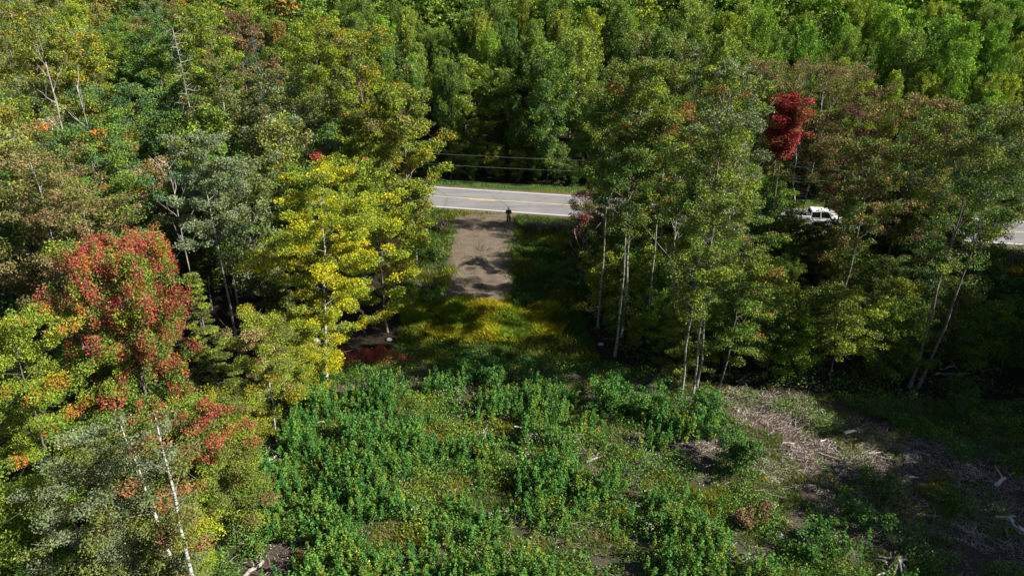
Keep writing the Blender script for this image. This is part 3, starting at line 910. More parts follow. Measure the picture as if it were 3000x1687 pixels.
# ------------------------------------------------------------------ prominent trees
heroes = []
def hero(name, px, py, d, label, cat, foot=None, **kw):
    x, y, g_, h = top_spot(px, py, d)
    kw.setdefault('h', h)
    near = d < 33
    kw['n_leaf'] = int(kw['n_leaf'] * (4.2 if near else 3.0)); kw['leaf'] *= (0.58 if near else 0.70)
    kw['base'] = kw['base'] * kw['h']
    tm, cm = tree_meshes(**kw)
    e = put_tree(name, tm, cm, (x, y, g_), 0.0, (1, 1, 1), label, cat)
    heroes.append((x, y))
    return e

# --- left wood
hero("maple_tree", 300, 740, 29, "big maple at lower left, red and orange leaf tips over green", "tree",
     base=.10, width=6.0, spec=dict(green=.3, green2=.3, ygreen=.2, olive=.2), tips=dict(red=.5, orange=.14, crimson=.1, rust=.18, ygreen=.08),
     n_leaf=36000, leaf=.08, shape='oval', clump=.36, limbs=120, rtrunk=.15, trunk='grey', droop=.0, rise=.9, flat=1.5)
hero("maple_tree", 600, 1200, 24.5, "low maple with dull red and olive leaves right of the white double trunk", "tree",
     base=.15, width=4.4, spec=dict(ygreen=.34, olive=.36, green2=.3), tips=dict(rust=.3, red=.12, olive=.5, brown=.08),
     n_leaf=15000, leaf=.07, shape='round', clump=.5, limbs=40, rtrunk=.1, trunk='grey', rise=.35)
hero("birch_tree", 255, 1330, 19.5, "grey olive birch with a slanting white trunk, nearest tree at lower left", "tree",
     base=.10, width=5.6, spec=dict(greygreen=.5, olive=.4, oliveb=.1), n_leaf=17000, leaf=.068, shape='round', clump=.5,
     limbs=46, rtrunk=.13, trunk='birch', lean=(-.4, .8), rise=.45, open_in=.1)
hero("birch_tree", 402, 1190, 19.5, "leaning white birch with two pale stems below the red maple", "tree",
     base=.2, width=3.0, spec=dict(olive=.5, rust=.2, greygreen=.3), n_leaf=3200, leaf=.08, clump=.42, limbs=34, rtrunk=.20,
     trunk='birch', stems=2, lean=(-.6, .3))
hero("aspen_tree", 575, 408, 38.5, "grey green aspen with a long bare pale trunk between the red and yellow trees", "tree",
     base=.58, width=4.9, spec=dict(greygreen=.75, olive=.15, bluegreen=.1), n_leaf=9500, leaf=.08, shape='round', clump=.5, limbs=30,
     rtrunk=.14, trunk='aspen', rise=.5)
hero("maple_tree", 875, 500, 38, "brilliant yellow maple with drooping layers left of the gravel pad", "tree",
     base=.10, width=8.2, spec=dict(yellow=.42, lime=.33, ygreen=.2, olive=.05), sparse=.85, n_leaf=34000, leaf=.072, shape='round', clump=.55,
     limbs=74, rtrunk=.16, trunk='birch', droop=.2, rise=.45, flat=.5, layered=1)
hero("maple_tree", 1105, 585, 44, "lime green maple spreading toward the gravel pad", "tree",
     base=.15, width=6.6, spec=dict(lime=.55, yellow=.12, ygreen=.33), n_leaf=14000, leaf=.09, shape='round', clump=.55, limbs=44,
     rtrunk=.12, trunk='grey', flat=.45)
hero("hemlock_tree", 560, 800, 34, "feathery yellow green hemlock behind the red maple's right side", "tree",
     base=.06, width=3.6, spec=dict(conify=.6, ygreen=.25, olive=.15), n_leaf=15000, leaf=.10, shape='cone', clump=.45, limbs=60,
     rtrunk=.12, trunk='grey', rise=.05, droop=.25, flat=.25, needle=True)
hero("hemlock_tree", 800, 740, 42, "dark olive hemlock hidden behind the yellow maple's left edge", "tree",
     base=.06, width=5.0, spec=dict(conify=.55, olive=.45), n_leaf=10000, leaf=.12, shape='cone', clump=.5, limbs=50,
     rtrunk=.12, trunk='grey', rise=.05, droop=.2, flat=.3, needle=True)
hero("birch_tree", 745, 930, 31, "short yellow olive sapling tree with a thin crooked pale stem by the thicket", "tree",
     base=.3, width=4.2, spec=dict(olive=.4, ygreen=.35, gold=.1, tan=.15), n_leaf=9000, leaf=.07, clump=.5, limbs=26, rtrunk=.07,
     trunk='birch', shape='round')
hero("poplar_tree", 1065, 98, 56, "tall gold and green poplar rising above the left wood, orange at the top", "tree",
     base=.2, width=7.0, spec=dict(gold=.22, olive=.3, ygreen=.42, tan=.06), n_leaf=16000, leaf=.11, shape='oval', clump=.7, limbs=50,
     rtrunk=.16, trunk='aspen', rise=.8)
hero("poplar_tree", 1185, 262, 54, "gold tinged poplar right of the tallest one, next to the road gap", "tree",
     base=.15, width=6.2, spec=dict(gold=.15, olive=.4, ygreen=.42, tan=.03), n_leaf=13000, leaf=.11, shape='oval', clump=.7, limbs=46,
     rtrunk=.14, trunk='aspen', rise=.7)
hero("maple_tree", 1030, 470, 50, "green maple with a few red sprays below the tall gold poplar", "tree",
     base=.15, width=6.4, spec=dict(ygreen=.45, green2=.4, lime=.15), tips=dict(ygreen=.75, red=.12, gold=.3), n_leaf=12000, leaf=.10,
     shape='round', clump=.6, limbs=44, rtrunk=.12, trunk='grey')
hero("birch_tree", 640, 190, 57, "dull olive birch with one straight bright white trunk", "tree",
     base=.34, width=6.6, spec=dict(olive=.5, oliveb=.3, green=.2), n_leaf=9000, leaf=.11, shape='round', clump=.65, limbs=34,
     rtrunk=.17, trunk='birch', sparse=.85)
hero("birch_tree", 835, 205, 55, "broad grey olive birch with a forked white trunk", "tree",
     base=.32, width=8.0, spec=dict(olive=.5, greygreen=.3, oliveb=.2), n_leaf=12000, leaf=.11, shape='round', clump=.7, limbs=42,
     rtrunk=.17, trunk='birch', stems=2)
hero("maple_tree", 340, 250, 55, "dense mid green maple in the middle of the left wood", "tree",
     base=.2, width=7.8, spec=dict(green2=.45, bluegreen=.35, green=.2), n_leaf=14000, leaf=.11, shape='round', clump=.65, limbs=46,
     rtrunk=.15, trunk='grey')
hero("maple_tree", 235, 385, 45, "green maple left of the grey aspen with an orange fringe", "tree",
     base=.2, width=7.6, spec=dict(bluegreen=.4, green2=.4, green=.2), tips=dict(green2=.7, orange=.12, ygreen=.3), n_leaf=15000, leaf=.095,
     shape='round', clump=.6, limbs=46, rtrunk=.15, trunk='grey')
hero("birch_tree", 60, 455, 37, "olive brown birch at the left edge above the red maple", "tree",
     base=.25, width=7.0, spec=dict(olive=.4, oliveb=.35, brown=.1, tan=.15), n_leaf=14000, leaf=.085, shape='round', clump=.6, limbs=42,
     rtrunk=.14, trunk='birch')
hero("birch_tree", 250, 560, 36, "thin tan birch just behind the red maple's crown", "tree",
     base=.3, width=6.0, spec=dict(tan=.35, oliveb=.4, olive=.25), n_leaf=10000, leaf=.085, shape='round', clump=.55, limbs=36,
     rtrunk=.13, trunk='birch')
hero("maple_tree", 10, 930, 25, "bright green maple cut by the left edge", "tree",
     base=.1, width=5.6, spec=dict(green2=.4, ygreen=.4, lime=.2), tips=dict(ygreen=.75, orange=.15, gold=.1), n_leaf=14000, leaf=.075,
     shape='round', clump=.5, limbs=40, rtrunk=.1, trunk='grey')
hero("poplar_tree", 100, 30, 78, "golden olive poplar at the upper left corner", "tree",
     base=.2, width=8.5, spec=dict(gold=.15, olive=.5, tan=.1, ygreen=.25), n_leaf=10000, leaf=.14, shape='round', clump=.8, limbs=44,
     rtrunk=.15, trunk='aspen')
hero("maple_tree", 250, 110, 70, "yellow orange maple behind the bare white snag", "tree",
     base=.2, width=7.5, spec=dict(gold=.3, ygreen=.4, olive=.3), n_leaf=10000, leaf=.13, shape='round', clump=.75, limbs=40,
     rtrunk=.15, trunk='grey')
hero("maple_tree", 900, 40, 76, "yellow green maple standing up beyond the forked birch", "tree",
     base=.15, width=8.2, spec=dict(ygreen=.55, green2=.25, lime=.2), n_leaf=11000, leaf=.13, shape='oval', clump=.75, limbs=44,
     rtrunk=.15, trunk='grey')
hero("maple_tree", 590, 12, 78, "yellow green maple right of the dead grey spruce", "tree",
     base=.15, width=7.4, spec=dict(ygreen=.5, green2=.35, lime=.15), n_leaf=10000, leaf=.13, shape='oval', clump=.75, limbs=44,
     rtrunk=.15, trunk='grey')
hero("maple_tree", 430, 40, 80, "dark green maple left of the dead grey spruce", "tree",
     base=.15, width=7.0, spec=dict(green=.5, bluegreen=.3, ygreen=.2), n_leaf=9000, leaf=.13, shape='oval', clump=.75, limbs=44,
     rtrunk=.15, trunk='grey')
hero("oak_tree", 690, 40, 84, "brown leaved oak beyond the blue spruce", "tree",
     base=.2, width=7.5, spec=dict(brown=.6, tan=.2, oliveb=.2), n_leaf=9000, leaf=.13, shape='round', clump=.75, limbs=40,
     rtrunk=.15, trunk='grey')
hero("spruce_tree", 737, 75, 72, "small blue green spruce spire in front of the brown oak", "tree",
     base=.1, width=3.2, spec=dict(blues=1), n_leaf=7000, leaf=.11, shape='spire', clump=.35, limbs=70, rtrunk=.09, trunk='grey',
     rise=.1, flat=.3, needle=True)
# --- right wood
hero("aspen_tree", 1880, 190, 43, "tall aspen of the grey trunk cluster right of the pad, reddish at the top", "tree",
     base=.55, width=5.6, spec=dict(green2=.4, olive=.35, ygreen=.2, rust=.05), n_leaf=12000, leaf=.085, shape='oval', clump=.6, limbs=44,
     rtrunk=.16, trunk='aspen', rise=.8, sparse=.85)
hero("aspen_tree", 1790, 300, 44.5, "slim green aspen at the left of the trunk cluster", "tree",
     base=.55, width=4.4, spec=dict(green2=.5, green=.3, olive=.2), n_leaf=8500, leaf=.085, shape='oval', clump=.55, limbs=36,
     rtrunk=.12, trunk='aspen', rise=.8, sparse=.85)
hero("aspen_tree", 1960, 330, 42, "olive aspen at the right of the trunk cluster with rust coloured sprays", "tree",
     base=.55, width=4.6, spec=dict(olive=.45, ygreen=.3, rust=.2, green=.1), n_leaf=8500, leaf=.085, shape='oval', clump=.55, limbs=36,
     rtrunk=.12, trunk='aspen', rise=.8, sparse=.8)
hero("aspen_tree", 1845, 430, 40.5, "thin grey trunked aspen in front of the trunk cluster", "tree",
     base=.55, width=3.6, spec=dict(olive=.5, green=.5), n_leaf=4500, leaf=.08, shape='oval', clump=.5, limbs=24,
     rtrunk=.13, trunk='aspen', rise=.7, sparse=.8)
hero("maple_tree", 1722, 560, 53, "small purple leaved maple in front of the road", "tree",
     base=.15, width=3.6, spec=dict(purple=.5, maroon=.25, olive=.25), n_leaf=3800, leaf=.085, shape='round', clump=.5, limbs=28,
     rtrunk=.08, trunk='grey', sparse=.8)
hero("aspen_tree", 2170, 190, 36.5, "tall pale green aspen with two long thin trunks left of the crimson maple", "tree",
     base=.3, width=4.6, spec=dict(green2=.35, greygreen=.45, ygreen=.2), n_leaf=12000, leaf=.08, shape='oval', clump=.55, limbs=44,
     rtrunk=.13, trunk='aspen', rise=.9, stems=2, sparse=.85)
hero("aspen_tree", 2100, 260, 46, "orange and olive aspen between the trunk cluster and the pale green aspen", "tree",
     base=.4, width=5.2, spec=dict(olive=.4, rust=.22, ygreen=.28, tan=.1), n_leaf=9000, leaf=.09, shape='oval', clump=.6, limbs=36,
     rtrunk=.12, trunk='aspen', rise=.8, sparse=.8)
hero("maple_tree", 2322, 290, 50, "crimson maple glowing in the right wood", "tree",
     base=.72, width=3.2, spec=dict(crimson=.3, red=.2, rust=.3, maroon=.2), n_leaf=10000, leaf=.09, shape='oval', clump=.55, limbs=50, open_in=.1,
     rtrunk=.1, trunk='grey', rise=.8)
hero("birch_tree", 2420, 195, 58, "broad thin leaved tan birch right above the crimson maple", "tree",
     base=.4, width=9.0, spec=dict(tan=.2, oliveb=.5, brown=.2, olive=.15), n_leaf=11000, leaf=.085, shape='round', clump=.7, limbs=44,
     rtrunk=.15, trunk='birch', stems=2, rise=.7, sparse=.9)
hero("birch_tree", 2245, 185, 60, "tan birch with a pale forked stem left of the crimson maple's top", "tree",
     base=.45, width=4.4, spec=dict(oliveb=.5, tan=.2, olive=.3), n_leaf=4500, leaf=.09, shape='round', clump=.6, limbs=24,
     rtrunk=.13, trunk='birch', rise=.8, sparse=.85)
hero("maple_tree", 2530, 275, 57, "dusky purple and brown maple right of the tan birch", "tree",
     base=.3, width=5.6, spec=dict(purple=.35, brown=.3, olive=.35), n_leaf=7000, leaf=.10, shape='round', clump=.6, limbs=34,
     rtrunk=.12, trunk='grey', sparse=.9)
hero("maple_tree", 2700, 300, 50, "wide olive and tan maple with a purple crest in the right wood", "tree",
     base=.3, width=8.0, spec=dict(olive=.4, oliveb=.25, ygreen=.2, tan=.15), tips=dict(olive=.5, purple=.25, tan=.25), n_leaf=17000, leaf=.095,
     shape='round', clump=.65, limbs=44, rtrunk=.15, trunk='grey', sparse=.9)
hero("aspen_tree", 2890, 330, 37, "dark trunked many stemmed aspen at the right leaning into the light", "tree",
     base=.45, width=6.2, spec=dict(olive=.4, green=.3, ygreen=.15, greygreen=.2), n_leaf=12000, leaf=.08, shape='vase', clump=.55, limbs=44,
     rtrunk=.19, trunk='grey', rise=1.0, stems=3, sparse=.9)
hero("aspen_tree", 2560, 420, 41, "thin olive aspen before the dusky purple maple", "tree",
     base=.5, width=4.6, spec=dict(olive=.4, tan=.2, green=.3, gold=.1), n_leaf=7000, leaf=.085, shape='oval', clump=.5, limbs=34,
     rtrunk=.11, trunk='aspen', rise=.8, sparse=.75)
hero("maple_tree", 2490, 850, 37.5, "low yellow green maple in front of the dark right wood", "tree",
     base=.28, width=4.8, spec=dict(ygreen=.5, lime=.1, olive=.4), n_leaf=7500, leaf=.075, shape='round', clump=.5, limbs=34,
     rtrunk=.07, trunk='grey', flat=.4, rise=.3)
hero("hemlock_tree", 2760, 560, 45, "green hemlock between the olive maple and the road's right end", "tree",
     base=.12, width=5.2, spec=dict(conify=.5, green=.4, conif=.1), n_leaf=9000, leaf=.11, shape='cone', clump=.5, limbs=54,
     rtrunk=.1, trunk='grey', rise=.05, droop=.15, flat=.3, needle=True)
hero("aspen_tree", 2090, 400, 35.8, "olive green aspen standing before the pale green one, its foot among white logs", "tree",
     base=.3, width=5.0, spec=dict(olive=.45, green2=.4, ygreen=.15), n_leaf=9500, leaf=.08, shape='oval', clump=.5, limbs=50,
     rtrunk=.11, trunk='aspen', rise=.8)
hero("maple_tree", 2180, 640, 37, "low maple with green layers under the pale green aspen", "tree",
     base=.2, width=5.4, spec=dict(green2=.45, ygreen=.3, green=.25), tips=dict(green2=.8, rust=.1, gold=.1), n_leaf=8500, leaf=.075, shape='round',
     clump=.5, limbs=40, rtrunk=.08, trunk='grey', flat=.35, rise=.3, sparse=.8)
hero("hemlock_tree", 2040, 800, 37.5, "yellow green hemlock sapling with thin stem at the wood's front edge", "tree",
     base=.1, width=3.8, spec=dict(conify=.5, ygreen=.3, olive=.2), n_leaf=6000, leaf=.09, shape='cone', clump=.4, limbs=44,
     rtrunk=.06, trunk='grey', rise=.05, droop=.15, flat=.3, needle=True)
hero("maple_tree", 1560, 330, 86, "bright yellow green maple overhanging the far side of the road", "tree",
     base=.08, width=6.5, spec=dict(ygreen=.5, green2=.3, gold=.2), n_leaf=5500, leaf=.14, shape='round', clump=.7, limbs=34,
     rtrunk=.12, trunk='grey', flat=.35, rise=.25, sparse=.75)
hero("maple_tree", 1380, 180, 87, "fresh green maple reaching down to the far side of the road", "tree",
     base=.1, width=7.5, spec=dict(green2=.6, ygreen=.3, lime=.1), n_leaf=9500, leaf=.14, shape='oval', clump=.75, limbs=44,
     rtrunk=.13, trunk='grey', rise=.4)

# dead standing trees
def snag(name, px, py, d, label, fr=.35, nb=10, r=.1, spruce=False):
    x, y, g_, h = top_spot(px, py, d)
    e = empty(name, (x, y, g_))
    n = 8; zz = np.linspace(0, 1, n)
    path = np.stack([rng.normal(0, .08, n).cumsum(), rng.normal(0, .08, n).cumsum(), zz * h], 1); path[0] = (0, 0, -.3)
    v, q = tube_np(path, r * .7 * (1 - .85 * zz) + .01, 8)
    mesh_obj("trunk", np_mesh("trunk", v, q, M_DEAD, smooth=True), e)
    az = 0
    parts = []
    for i in range(nb):
        t = fr + (1 - fr) * (i + .5) / nb
        k = t * (n - 1); i0 = min(int(k), n - 2)
        st = path[i0] + (path[i0 + 1] - path[i0]) * (k - i0)
        az += 2.4
        L_ = (2.4 * (1.1 - t) + .4) if spruce else rng.uniform(1.2, 3.0) * (1.25 - t * .6)
        el = -.1 if spruce else rng.uniform(.6, 1.1)
        q_ = np.linspace(0, 1, 5)
        bp = st + np.stack([math.cos(az) * q_ * L_ * math.cos(el), math.sin(az) * q_ * L_ * math.cos(el), math.sin(el) * q_ * L_ + (.15 * q_ ** 2 * L_)], 1)
        bp[1:] += rng.normal(0, .06, (4, 3)).cumsum(0)
        parts.append(tube_np(bp, (r * .32 if not spruce else .03) * (1 - .8 * q_) + .006, 4))
        for _ in range(3):
            j = rng.integers(1, 4)
            e1 = bp[j] + rng.normal(0, .35, 3) + [0, 0, .15]
            parts.append(tube_np(np.stack([bp[j], (bp[j] + e1) / 2, e1]), [.018, .012, .005], 4))
    mesh_obj("branches", np_mesh("branches", *merge(parts), M_DEAD), e)
    tag(e, label, "dead tree")
    heroes.append((x, y))
snag("dead_tree", 112, 183, 50, "bare bleached snag with upswept branches at upper left", .55, 10, .14)
snag("dead_spruce", 506, 82, 62, "grey dead spruce with tiers of bare level branches", .3, 46, .13, True)
snag("dead_tree", 208, 250, 47, "pale forked bare stem right of the bleached snag", .6, 6, .10)
snag("dead_tree", 490, 480, 42, "small grey leafless tree left of the long bare aspen trunk", .5, 8, .07)
snag("dead_tree", 2010, 520, 41, "slim grey dead pole among the right trunk cluster", .5, 8, .07)
snag("dead_tree", 1700, 700, 49, "short bare grey stem behind the bank right of the pad", .4, 8, .05)

# ------------------------------------------------------------------ prototype trees for the woods
def proto(**kw):
    kw['base'] = kw['base'] * kw['h']
    return tree_meshes(**kw)
GREENS = dict(green2=.5, green=.3, bluegreen=.2)
PR = {}
PR['aspen'] = [proto(h=15, base=.26, width=w_, spec=sp_c, n_leaf=20000, leaf=.09, shape='flame', clump=.42, limbs=78, rise=1.12, rtrunk=.13, trunk='aspen', flat=1.35, up=.25) for w_, sp_c in
    ((3.9, dict(green2=.7, ygreen=.3)), (4.3, dict(green2=.75, ygreen=.25)), (4.8, dict(green2=.7, green=.15, ygreen=.15)), (5.1, dict(green2=.8, ygreen=.2)), (4.2, dict(green2=.6, green=.4)), (3.6, dict(green2=1)))]
PR['birch'] = [proto(h=13.5, base=.22, width=5.4, spec=dict(olive=.5, greygreen=.4, green=.1), n_leaf=13000, leaf=.09, shape='round', clump=.6, limbs=44, rise=.75, rtrunk=.13, trunk='birch', flat=.9) for _ in range(3)]
PR['maple'] = [proto(h=13, base=.14, width=5.6, spec=dict(green=.35, bluegreen=.15, green2=.5), n_leaf=19000, leaf=.093, shape='oval', clump=.6, limbs=52, rise=.65, rtrunk=.13, trunk='grey', flat=.9) for _ in range(4)]
PR['thin'] = [proto(h=15, base=.26, width=4.4, spec=sp_c, n_leaf=15000, leaf=.066, shape='oval', clump=.5, limbs=46, rise=.95, rtrunk=.11, trunk='aspen', sparse=.8, flat=1.0, up=.3) for sp_c in
    (dict(olive=.5, green2=.5), dict(green2=.7, green=.3), dict(greygreen=.5, green2=.5), dict(olive=.6, ygreen=.3, rust=.1), dict(green2=.6, ygreen=.4))]
PR['under'] = [proto(h=5, base=.05, width=3.6, spec=sp_c, n_leaf=9500, leaf=.06, shape='oval', clump=.42, limbs=40, rise=.5, rtrunk=.04, trunk='grey', flat=.6, sparse=.85) for sp_c in
    (dict(green2=.8, green=.2), dict(green2=.5, ygreen=.4, olive=.1), dict(olive=.6, green=.4), dict(green=.7, green2=.3), dict(ygreen=.5, green2=.5))]
PR['near'] = [proto(h=4, base=.05, width=3.4, spec=sp_c, n_leaf=19000, leaf=.040, shape='oval', clump=.36, limbs=46, rise=.5, rtrunk=.035, trunk='grey', flat=.7, sparse=.9) for sp_c in
    (dict(green2=.7, green=.3), dict(green2=.5, ygreen=.5), dict(olive=.5, ygreen=.5))]
PR['fir'] = [proto(h=12, base=.05, width=3.4, spec=dict(conif=.7, deep=.3), n_leaf=9000, leaf=.11, shape='spire', clump=.4, limbs=80, rise=.05, droop=.1, rtrunk=.1, trunk='grey', flat=.3, needle=True) for _ in range(2)]
KIND = dict(aspen=('aspen_tree', 'aspen'), birch=('birch_tree', 'birch'), maple=('maple_tree', 'maple'), thin=('slender_tree', 'slender aspen'),
            under=('understorey_tree', 'young tree'), near=('understorey_tree', 'bushy sapling'), fir=('fir_tree', 'fir'))
PH = dict(aspen=15, birch=13.5, maple=13, thin=15, under=5, near=4, fir=12)
placed = list(heroes)
field = []      # (kind, proto, x, y, z, h, rz, wscale, tint, zone)

KEEP = [((1262, 545, 1560, 1000), 40), ((2360, 620, 2460, 655), 66), ((600, 640, 690, 1040), 38.3), ((2255, 250, 2390, 450), 49.5), ((1690, 590, 1840, 640), 72), ((2935, 585, 3000, 715), 60), ((1250, 440, 1690, 640), 72), ((2900, 720, 3000, 950), 50),
        ((1560, 660, 1680, 1010), 45)]
def blocked(x, y, z, h, r, lo=.1):
    c = []
    for zz, k in ((lo, 1), (0.5 + lo / 2, 1), (1.0, 1)):
        a = project(x, y, z + h * zz)
        rr = r * F / (y * CT + (H - z - h * zz) * ST)
        c.append((a[0] - rr, a[0] + rr, a[1]))
    x0 = min(c[0][0], c[1][0], c[2][0]); x1 = max(c[0][1], c[1][1], c[2][1]); y1 = c[0][2]; y0 = c[2][2]
    for (w_, far) in KEEP:
        if y < far and x1 > w_[0] and x0 < w_[2] and y1 > w_[1] and y0 < w_[3]:
            return True
    return False

TINTS = {'green': (1, 1, 1), 'pale green': (1.4, 1.3, 1.35), 'dark green': (.6, .68, .7), 'yellow green': (1.55, 1.3, .8), 'olive': (1.25, 1.05, .85),
         'golden': (2.5, 1.3, .6), 'rusty brown': (1.9, .82, 1.2), 'tan': (2.0, 1.25, 1.5), 'bright green': (1.1, 1.3, .8), 'orange': (2.9, .95, .8)}
def add(kind, x, y, h, tint, zone, wsc=1.0, r=2.0, check=True):
    z = float(terr(x, y))
    if check and blocked(x, y, z, h, r, .3 if kind == 'thin' else .08): return False
    field.append([kind, rng.integers(len(PR[kind])), x, y, z, h, rng.uniform(0, 6.28), wsc, tint, zone])
    return True
LIT = [(*gp(px, py)[:2],) for px, py in ((1230, 915), (1330, 935), (1420, 950), (1520, 930), (1600, 915))]
sv = (math.sin(SUN_AZ), math.cos(SUN_AZ)); TE = math.tan(SUN_EL)
def shades(x, y, h, r=1.7):
    for (a, b) in LIT:
        dx, dy = x - a, y - b
        s_ = dx * sv[0] + dy * sv[1]; l_ = abs(-dx * sv[1] + dy * sv[0])
        if 0 < s_ < 26 and l_ < r and h > s_ * TE: return True
    return False
def choose(d):
    ks = list(d); w_ = np.array([d[k] for k in ks]); return ks[rng.choice(len(ks), p=w_ / w_.sum())]
def spaced(x, y, dist):
    for (a, b) in placed:
        if (a - x) ** 2 + (b - y) ** 2 < dist * dist: return False
    placed.append((x, y)); return True

# wood beyond the road
def far_mix(px, py):
    if px < 260: return dict(aspen=.3, birch=.4, maple=.3), dict(olive=.35, tan=.15, golden=.1, green=.2, **{'yellow green': .2})
    if px < 700: return dict(aspen=.25, birch=.3, maple=.4, fir=.05), {'green': .4, 'yellow green': .25, 'olive': .2, 'rusty brown': .07, 'tan': .08}
    if px < 1100: return dict(aspen=.5, maple=.3, fir=.2), {'dark green': .35, 'green': .4, 'olive': .15, 'rusty brown': .1}
    if px < 1850: return dict(aspen=.88, maple=.07, fir=.05), {'green': .5, 'pale green': .16, 'bright green': .1, 'yellow green': .03, 'olive': .05, 'dark green': .16}  # dark green share puts the gap's shade into the leaf tint
    if px < 2100: return dict(aspen=.7, fir=.18, birch=.12), {'green': .45, 'yellow green': .25, 'tan': .08, 'pale green': .22}
    return dict(aspen=.93, maple=.05, fir=.02), {'green': .35, 'bright green': .35, 'yellow green': .15, 'pale green': .15}
far_stuff = []
sp_ = 4.25
yy = 70.0
row = 0
while yy < 162:
    dep = yy * CT + 20 * ST
    half = 1500 / F * dep + 5
    st = sp_
    xx = -half + (row % 2) * st / 2
    while xx < half + 14:
        x = xx + rng.uniform(-1.6, 1.6); y = yy + rng.uniform(-1.6, 1.6)
        dd = y - float(road_y(x))
        px, py = project(x, y, 14.0)
        if dd > 9.0:
            km, tmx = far_mix(px, py)
            kind = choose(km); tint = choose(tmx)
            h = {'aspen': rng.uniform(12.0, 17.0), 'birch': rng.uniform(11, 15.5), 'maple': rng.uniform(10, 14.5), 'fir': rng.uniform(9, 15)}[kind]
            if dd < 13 and rng.random() < .5: h *= .8
            if spaced(x, y, 2.7):
                if dd < 44:
                    add(kind, x, y, h, tint, 'far', wsc=rng.uniform(.8, 1.08), check=False)
                else:
                    far_stuff.append((kind, x, y, h, tint))
        xx += st
    yy += st * 0.87
    row += 1
# dense young growth under the front row
for x in np.arange(-52, 80, 2.6):
    for k in range(2):
        xx = x + rng.uniform(-1, 1); y = float(road_y(xx)) + 9.3 + k * 3 + rng.uniform(-.6, .8)
        add('under', xx, y, rng.uniform(2.5, 5), choose({'green': .5, 'dark green': .4, 'olive': .1}), 'far', check=False)

# left wood fill
LEFTW = wpoly([(-500, 1900), (380, 1900), (520, 1350), (700, 1080), (900, 1010), (1060, 930), (1110, 800), (1120, 690), (1150, 600), (-700, 520)])
RIGHTW = wpoly([(1740, 700), (1740, 900), (1850, 1000), (2080, 1090), (2400, 1130), (3150, 1140), (3600, 1200), (3600, 740), (2400, 690)])
def fill(poly, sp_, zone, fn, dist):
    a = np.array(poly); lo = a.min(0); hi = a.max(0)
    for yy in np.arange(lo[1], hi[1], sp_):
        for xx in np.arange(lo[0], hi[0], sp_):
            x = xx + rng.uniform(-.42, .42) * sp_; y = yy + rng.uniform(-.42, .42) * sp_
            if not in_poly(np.array([x]), np.array([y]), poly)[0]: continue
            if abs(y - road_y(x)) < 6.5: continue
            if not spaced(x, y, dist): continue
            fn(x, y, zone)
def left_fn(x, y, zone):
    px, py = project(x, y, 10)
    if px < -250: return
    if y < 36:
        kind = 'near'; h = rng.uniform(3.5, 6.5)
    else:
        kind = choose(dict(birch=.33, maple=.3, aspen=.12, fir=.05, under=.2)); h = rng.uniform(10, 14.0) if kind != 'under' else rng.uniform(4, 6.5)
    if px < 260: tm_ = {'olive': .4, 'golden': .06, 'green': .34, 'tan': .15, 'rusty brown': .05}
    elif px < 620: tm_ = {'green': .5, 'olive': .2, 'pale green': .15, 'rusty brown': .04, 'bright green': .15}
    else: tm_ = {'green': .35, 'olive': .35, 'yellow green': .3}
    if kind in ('under', 'near'): tm_ = {'green': .3, 'bright green': .3, 'yellow green': .25, 'olive': .15}
    add(kind, x, y, h, choose(tm_), zone, wsc=rng.uniform(.85, 1.15), r=2.2 if kind not in ('under', 'near') else 1.2)
fill(LEFTW, 4.0, 'left', left_fn, 2.7)
for (px, py, d, h_, tn) in [(60, 1500, 20, 3.5, 'green'), (500, 1500, 22, 3.6, 'yellow green'), (520, 1420, 24, 3.5, 'bright green'), (520, 1620, 20, 2.8, 'green'), (430, 1640, 19.5, 2.5, 'yellow green'),
                        (590, 1330, 26, 2.8, 'yellow green'), (720, 1130, 31, 3.2, 'olive'), (850, 1060, 35, 3.4, 'green'), (620, 1150, 29, 4.5, 'yellow green'),
                        (900, 1120, 35.5, 3.6, 'yellow green'), (840, 1100, 34.5, 3.2, 'olive'), (480, 1200, 27, 5, 'green'), (300, 1300, 26, 5, 'green'), (20, 1600, 18.5, 3.0, 'green'), (110, 1640, 18.5, 2.6, 'yellow green'), (10, 1350, 21, 4.5, 'bright green'), (380, 1500, 22, 3.6, 'green'), (120, 1100, 28, 6, 'green'), (200, 1100, 30, 6, 'bright green'), (520, 1580, 21.5, 2.6, 'yellow green')]:
    r_ = ray(px, py); t_ = d / r_[1]
    add('near', r_[0] * t_, d, h_, tn, 'left', wsc=1.1, check=False)
def right_fn(x, y, zone):
    px, py = project(x, y, 10)
    kind = choose(dict(thin=.40, under=.42, fir=.03, birch=.05, maple=.10)) if y > 44 else choose(dict(thin=.40, under=.54, fir=.06))
    h = {'thin': rng.uniform(10.5, 14.5), 'under': rng.uniform(3, 6.5), 'fir': rng.uniform(5, 8), 'birch': rng.uniform(9, 12), 'maple': rng.uniform(7, 10)}[kind]
    if kind != 'under' and shades(x, y, h) and rng.random() < .6: kind = 'under'; h = rng.uniform(4, 7)
    tm_ = {'olive': .28, 'green': .48, 'rusty brown': .05, 'yellow green': .09, 'tan': .1}
    add(kind, x, y, h, choose(tm_), zone, wsc=rng.uniform(.85, 1.15), r=1.9 if kind != 'under' else 1.3)
fill(RIGHTW, 2.7, 'right', right_fn, 1.8)
